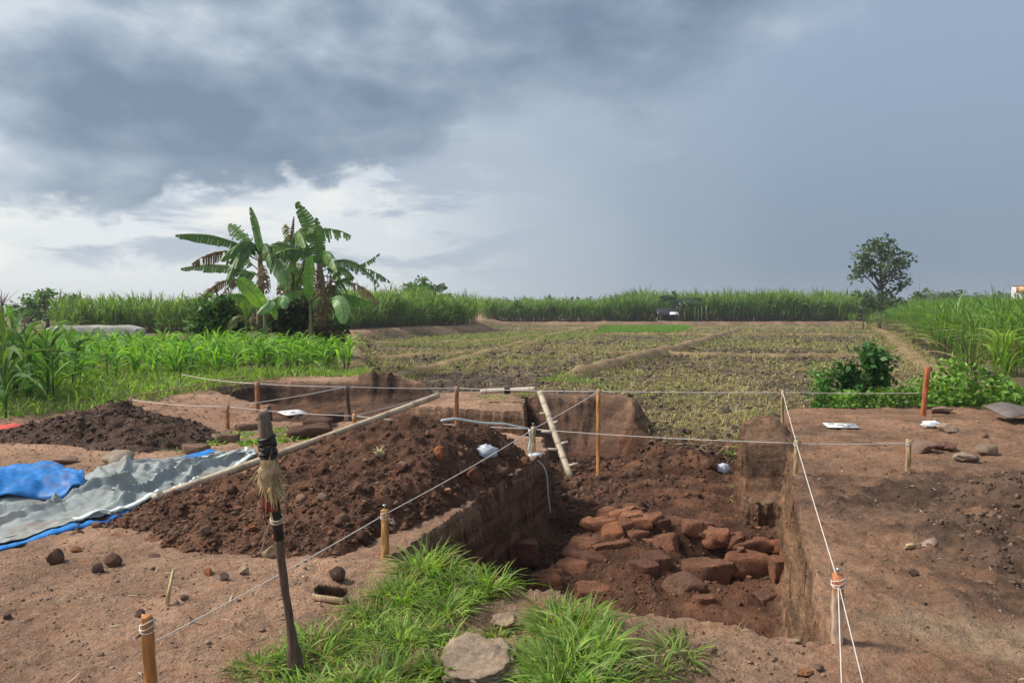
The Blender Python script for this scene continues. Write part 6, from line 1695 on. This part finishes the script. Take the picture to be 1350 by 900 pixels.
# ------------------------------------------------------------------ plastic bags, boards, tools
M_bag = plain_mat('thin_plastic_bag', (.66, .70, .80), .3, .1, 30, .3, .5, trans=.35)
def bag(px, py, wpx, hpx, label, col=None, seed=1, onto=None, mat=None):
    if onto is not None:
        d = ray(px, py); d = d / d[1]; Y = np.arange(3, 14, .01); L = np.array([0, 0, CAM_H]) + d[None] * Y[:, None]
        P = L[np.nonzero(L[:, 2] <= np.maximum(onto(L[:, 0], L[:, 1]), H(L[:, 0], L[:, 1])))[0][0]]
    else: P = hit(px, py)
    V, F = ICO3; k = P[1] / FPX; V = V.copy(); s = seed * 7.1
    cr = ridged(V[:, 0] * 1.0 + s, V[:, 1] + V[:, 2] * 1.7, 1.6)
    V = V * (.75 + .35 * cr + .18 * fbm(V[:, 0] * 2 + s, V[:, 1] * 2, V[:, 2] * 2, o=3))[:, None]
    V = V * np.array([wpx * k / 2, wpx * k * .38, hpx * k / 2])
    V[:, 2] = np.maximum(V[:, 2], -hpx * k * .42)
    o = link('plastic_bag', mesh_np('plastic_bag', V, F, mat or M_bag, None, True), None, (P[0], P[1] + .05, P[2] + hpx * k * .42), (0, 0, float(rng.uniform(-.4, .4))))
    return tag(o, label, 'plastic bag')
bag(640, 606, 34, 22, 'crumpled see-through plastic bag on the platform before the taped stake', seed=1, onto=HZ)
bag(955, 624, 20, 15, 'white plastic bag at the far end of the pit floor', seed=2)
bag(1231, 564, 26, 11, 'crumpled white bag at the foot of the rusty stake', seed=3, mat=M_white)

M_board = plain_mat('white_board', (.80, .80, .80), .5, .03, 8)
M_ink = plain_mat('black_ink', (.03, .03, .035), .6, .05, 8)
def board(px, py, w, d, rz, label, marks):
    P = hit(px, py); o = thing('sign_board', label, 'sign board', (P[0], P[1], P[2] + .035), rz)
    box(MB(), (0, 0, 0), (w, d, .012)).build('plate', M_board, o)
    for (mx, my, mw, mh) in marks: box(MB(), (mx * w, my * d, .0075), (mw * w, mh * d, .003)).build('mark', M_ink, o)
    o.rotation_euler = (.06, 0, rz); return o
board(1109, 564, .42, .26, -.15, 'white marker board with dark marks lying on the right platform', [(-.28, .25, .2, .16), (-.04, -.05, .22, .16), (.28, -.08, .22, .16), (.1, -.36, .24, .16)])
board(386, 546, .46, .46, .75, 'white marker board lying on the floor of the left trench', [(.0, .0, .18, .18), (-.25, .22, .1, .1)])

# scrubbing brush lying bristles up
P = hit(436, 793); k = P[1] / FPX
br = thing('scrubbing_brush', 'wooden scrubbing brush lying bristles up on the trodden earth', 'brush', (P[0], P[1], P[2] + .03), -.32)
w, d, h = 48 * k, .075, .032
mb = MB()
box(mb, (0, 0, 0), (w, d, h), (.50, .36, .22)); bo = mb.build('block', M_stake, br); bv = bo.modifiers.new('round', 'BEVEL'); bv.width = .004; bv.segments = 2
nb = 1500; b = np.column_stack([rng.uniform(-.46, .46, nb) * w, rng.uniform(-.42, .42, nb) * d, np.full(nb, h / 2)])
v = blades(b, rng.uniform(.036, .052, nb), .0022, rng.uniform(0, 6.28, nb), rng.uniform(0, .35, nb), rng.uniform(0, .3, nb), 2, (.06, .04, .028), .3)
link('bristles', mesh_np('bristles', v[0], v[1], M_straw, v[2]), br)
# trowel
P = hit(1213, 722); k = P[1] / FPX
tr = thing('trowel', 'earthy pointing trowel with a wooden handle lying on the right ground', 'trowel', (P[0], P[1], P[2] + .012), .12)
M_blade = plain_mat('earthy_steel', (.30, .21, .165), .6, .2, 14, .3)
bl_ = MB().add([(.0, -.02, .006), (.06, -.05, .008), (.12, -.02, .03), (.125, .03, .05), (.06, .035, .03), (.0, .01, .01)], [(0, 1, 4, 5), (1, 2, 3, 4)]).build('blade', M_blade, tr)
s_ = bl_.modifiers.new('thick', 'SOLIDIFY'); s_.thickness = .003
MB().tube([(-.11, -.012, .014), (-.105, -.012, .014), (-.07, -.008, .014), (-.03, -.004, .012)], [.008, .012, .013, .009], 9, (.50, .36, .22)).build('handle', M_stake, tr, True)
MB().tube([(-.035, -.004, .012), (-.01, 0, .02), (.01, 0, .012)], .005, 6).build('tang', M_steel, tr, True)
P = hit(1198, 724)
tag(MB().tube([(-.03, 0, .012), (.0, .004, .014), (.035, .012, .012)], [.006, .012, .008], 7, (.36, .27, .18), jit=.1).build('wood_chip', M_stake, None, True, loc=P), 'small wood chip next to the trowel handle', 'wood chip')
# thin stick stuck in the heap foot
P = hit(220, 798); Q = at(229, 752, P[1] + .05)
tag(MB().tube([(0, 0, 0), tuple((Q - P) * .5), tuple(Q - P)], [.011, .010, .008], 6, (.50, .37, .20), jit=.08).build('stick', M_stake, None, True, loc=P + np.array([0, 0, .01])), 'thin split stick leaning upright against the foot of the heap', 'stick')
# white tape line across to the taped stake, and tape ends hanging into the pit
a_ = at(582, 578, 7.3); a_[2] = max(a_[2], float(HZ(a_[0], a_[1])) + .03); b_ = at(697, 565, 8.22)
P = np.array([a_ * (1 - t) + b_ * t - np.array([0, 0, .05 * math.sin(math.pi * t)]) for t in np.linspace(0, 1, 16)])
need = max(float(HZ(q[0], q[1])) - q[2] for q in P[:12]) + .03
P[:, 2] += max(need, 0) * np.interp(np.linspace(0, 1, 16), [0, .15, .7, 1], [.3, 1, 1, 0])
o = thing('white_tape', 'white tape stretched from the heap to the pale inner stake, ends hanging down', 'tape', tuple(b_))
MB().tube(P - b_, np.linspace(.014, .013, 16), 6).build('line', M_tape, o, True)
def hang(pts, y, r, nm='tail'):
    Q = np.array([at(px, py, y - .0 * i) for i, (px, py) in enumerate(pts)]); MB().tube(resample(Q, 14) - b_, r, 5).build(nm, M_tape, o, True)
hang([(698, 566), (700, 580), (697, 592), (702, 600)], 8.12, .016)
hang([(700, 598), (704, 616), (708, 645), (713, 671)], 8.02, .013)
hang([(704, 604), (716, 612), (721, 625), (723, 655), (726, 676)], 8.02, .006)
V, F = ICO2; V = V * (1 + .3 * fbm(V[:, 0] * 3, V[:, 1] * 3, V[:, 2] * 3, o=2))[:, None] * np.array([.085, .05, .032])
link('knot', mesh_np('knot', V, F, M_tape, None, True), o, tuple(at(706, 600, 8.1) - b_))
P = hit(663, 601)
tag(box(MB(), (0, 0, .02), (.16, .05, .035), (.44, .30, .18)).build('wood_offcut', M_stake, None, loc=P), 'short wooden offcut lying right of the see-through bag', 'wood offcut')
# bent dark sheet at the right edge
P = hit(1338, 556)
V = []
for i, xx in enumerate(np.linspace(-.25, .7, 8)):
    for j, yy in enumerate(np.linspace(-.2, .35, 5)): V.append((xx, yy, .05 + .22 * (1 - abs(xx - .05) / .75) * (.4 + .6 * j / 4) + .01 * math.sin(7 * xx + j)))
F = [(i * 5 + j, (i + 1) * 5 + j, (i + 1) * 5 + j + 1, i * 5 + j + 1) for i in range(7) for j in range(4)]
o = MB().add(V, F).build('roofing_sheet', plain_mat('old_sheet', (.14, .115, .105), .7, .25, 8, .3), None, False, loc=P); s_ = o.modifiers.new('thick', 'SOLIDIFY'); s_.thickness = .012
tag(o, 'bent dark sheet lying among the weeds at the right edge', 'sheet')
# dry tuft growing out of the heap
q_ = at(500, 599, 1); d = ray(500, 599); d = d / d[1]; Y = np.arange(4, 9, .01); L = np.array([0, 0, CAM_H]) + d[None] * Y[:, None]; P = L[np.nonzero(L[:, 2] <= HZ(L[:, 0], L[:, 1]))[0][0]]
b = np.tile(P, (34, 1)); v = blades(b, rng.uniform(.05, .12, 34), .008, rng.uniform(0, 6.28, 34), rng.uniform(.2, .8, 34), .3, 3, (.52, .46, .26), .2)
tag(link('dry_tuft', mesh_np('dry_tuft', v[0], v[1], M_straw, v[2])), 'pale dry grass tuft growing out of the upper heap', 'grass tuft')

# ------------------------------------------------------------------ rain-damp air
def haze_box(density):
    m = bpy.data.materials.new('haze_air'); m.use_nodes = True; t = m.node_tree; t.nodes.clear()
    n = NT(t); out = n.new('ShaderNodeOutputMaterial'); v = n.new('ShaderNodeVolumePrincipled')
    v.inputs['Color'].default_value = (.86, .90, .95, 1); v.inputs['Density'].default_value = density; v.inputs['Anisotropy'].default_value = .2
    t.links.new(v.outputs[0], out.inputs['Volume'])
    mb = MB(); box(mb, (0, 350, 6.2), (1260, 840, 16.4)); o = mb.build('haze', m); tag(o, 'pale rain haze over the fields', kind='stuff'); return o
haze_box(.0007)
import OpenImageIO as oiio, numpy as np, sys
b=oiio.ImageBuf('/workdir/render_main.png').get_pixels(oiio.UINT8)[...,:3].astype(float)
for n,(x0,y0,x1,y1) in dict(groundL=(10,560,120,670),groundR=(830,500,900,540),groundR2=(880,560,1000,640),heap=(280,470,400,530),pitfloor=(600,500,680,520),field=(600,400,700,430),maize=(50,335,200,370),grass=(300,610,420,670),cane=(930,320,1000,350),farcane=(700,297,850,315),skyTL=(0,0,80,60),skydark=(250,90,450,150),skyL=(10,220,120,280),skyR=(900,150,1020,250),skyM=(500,150,600,250),skyTR=(850,10,1020,80)).items():
    print(n,b[y0:y1,x0:x1].mean((0,1)).round())
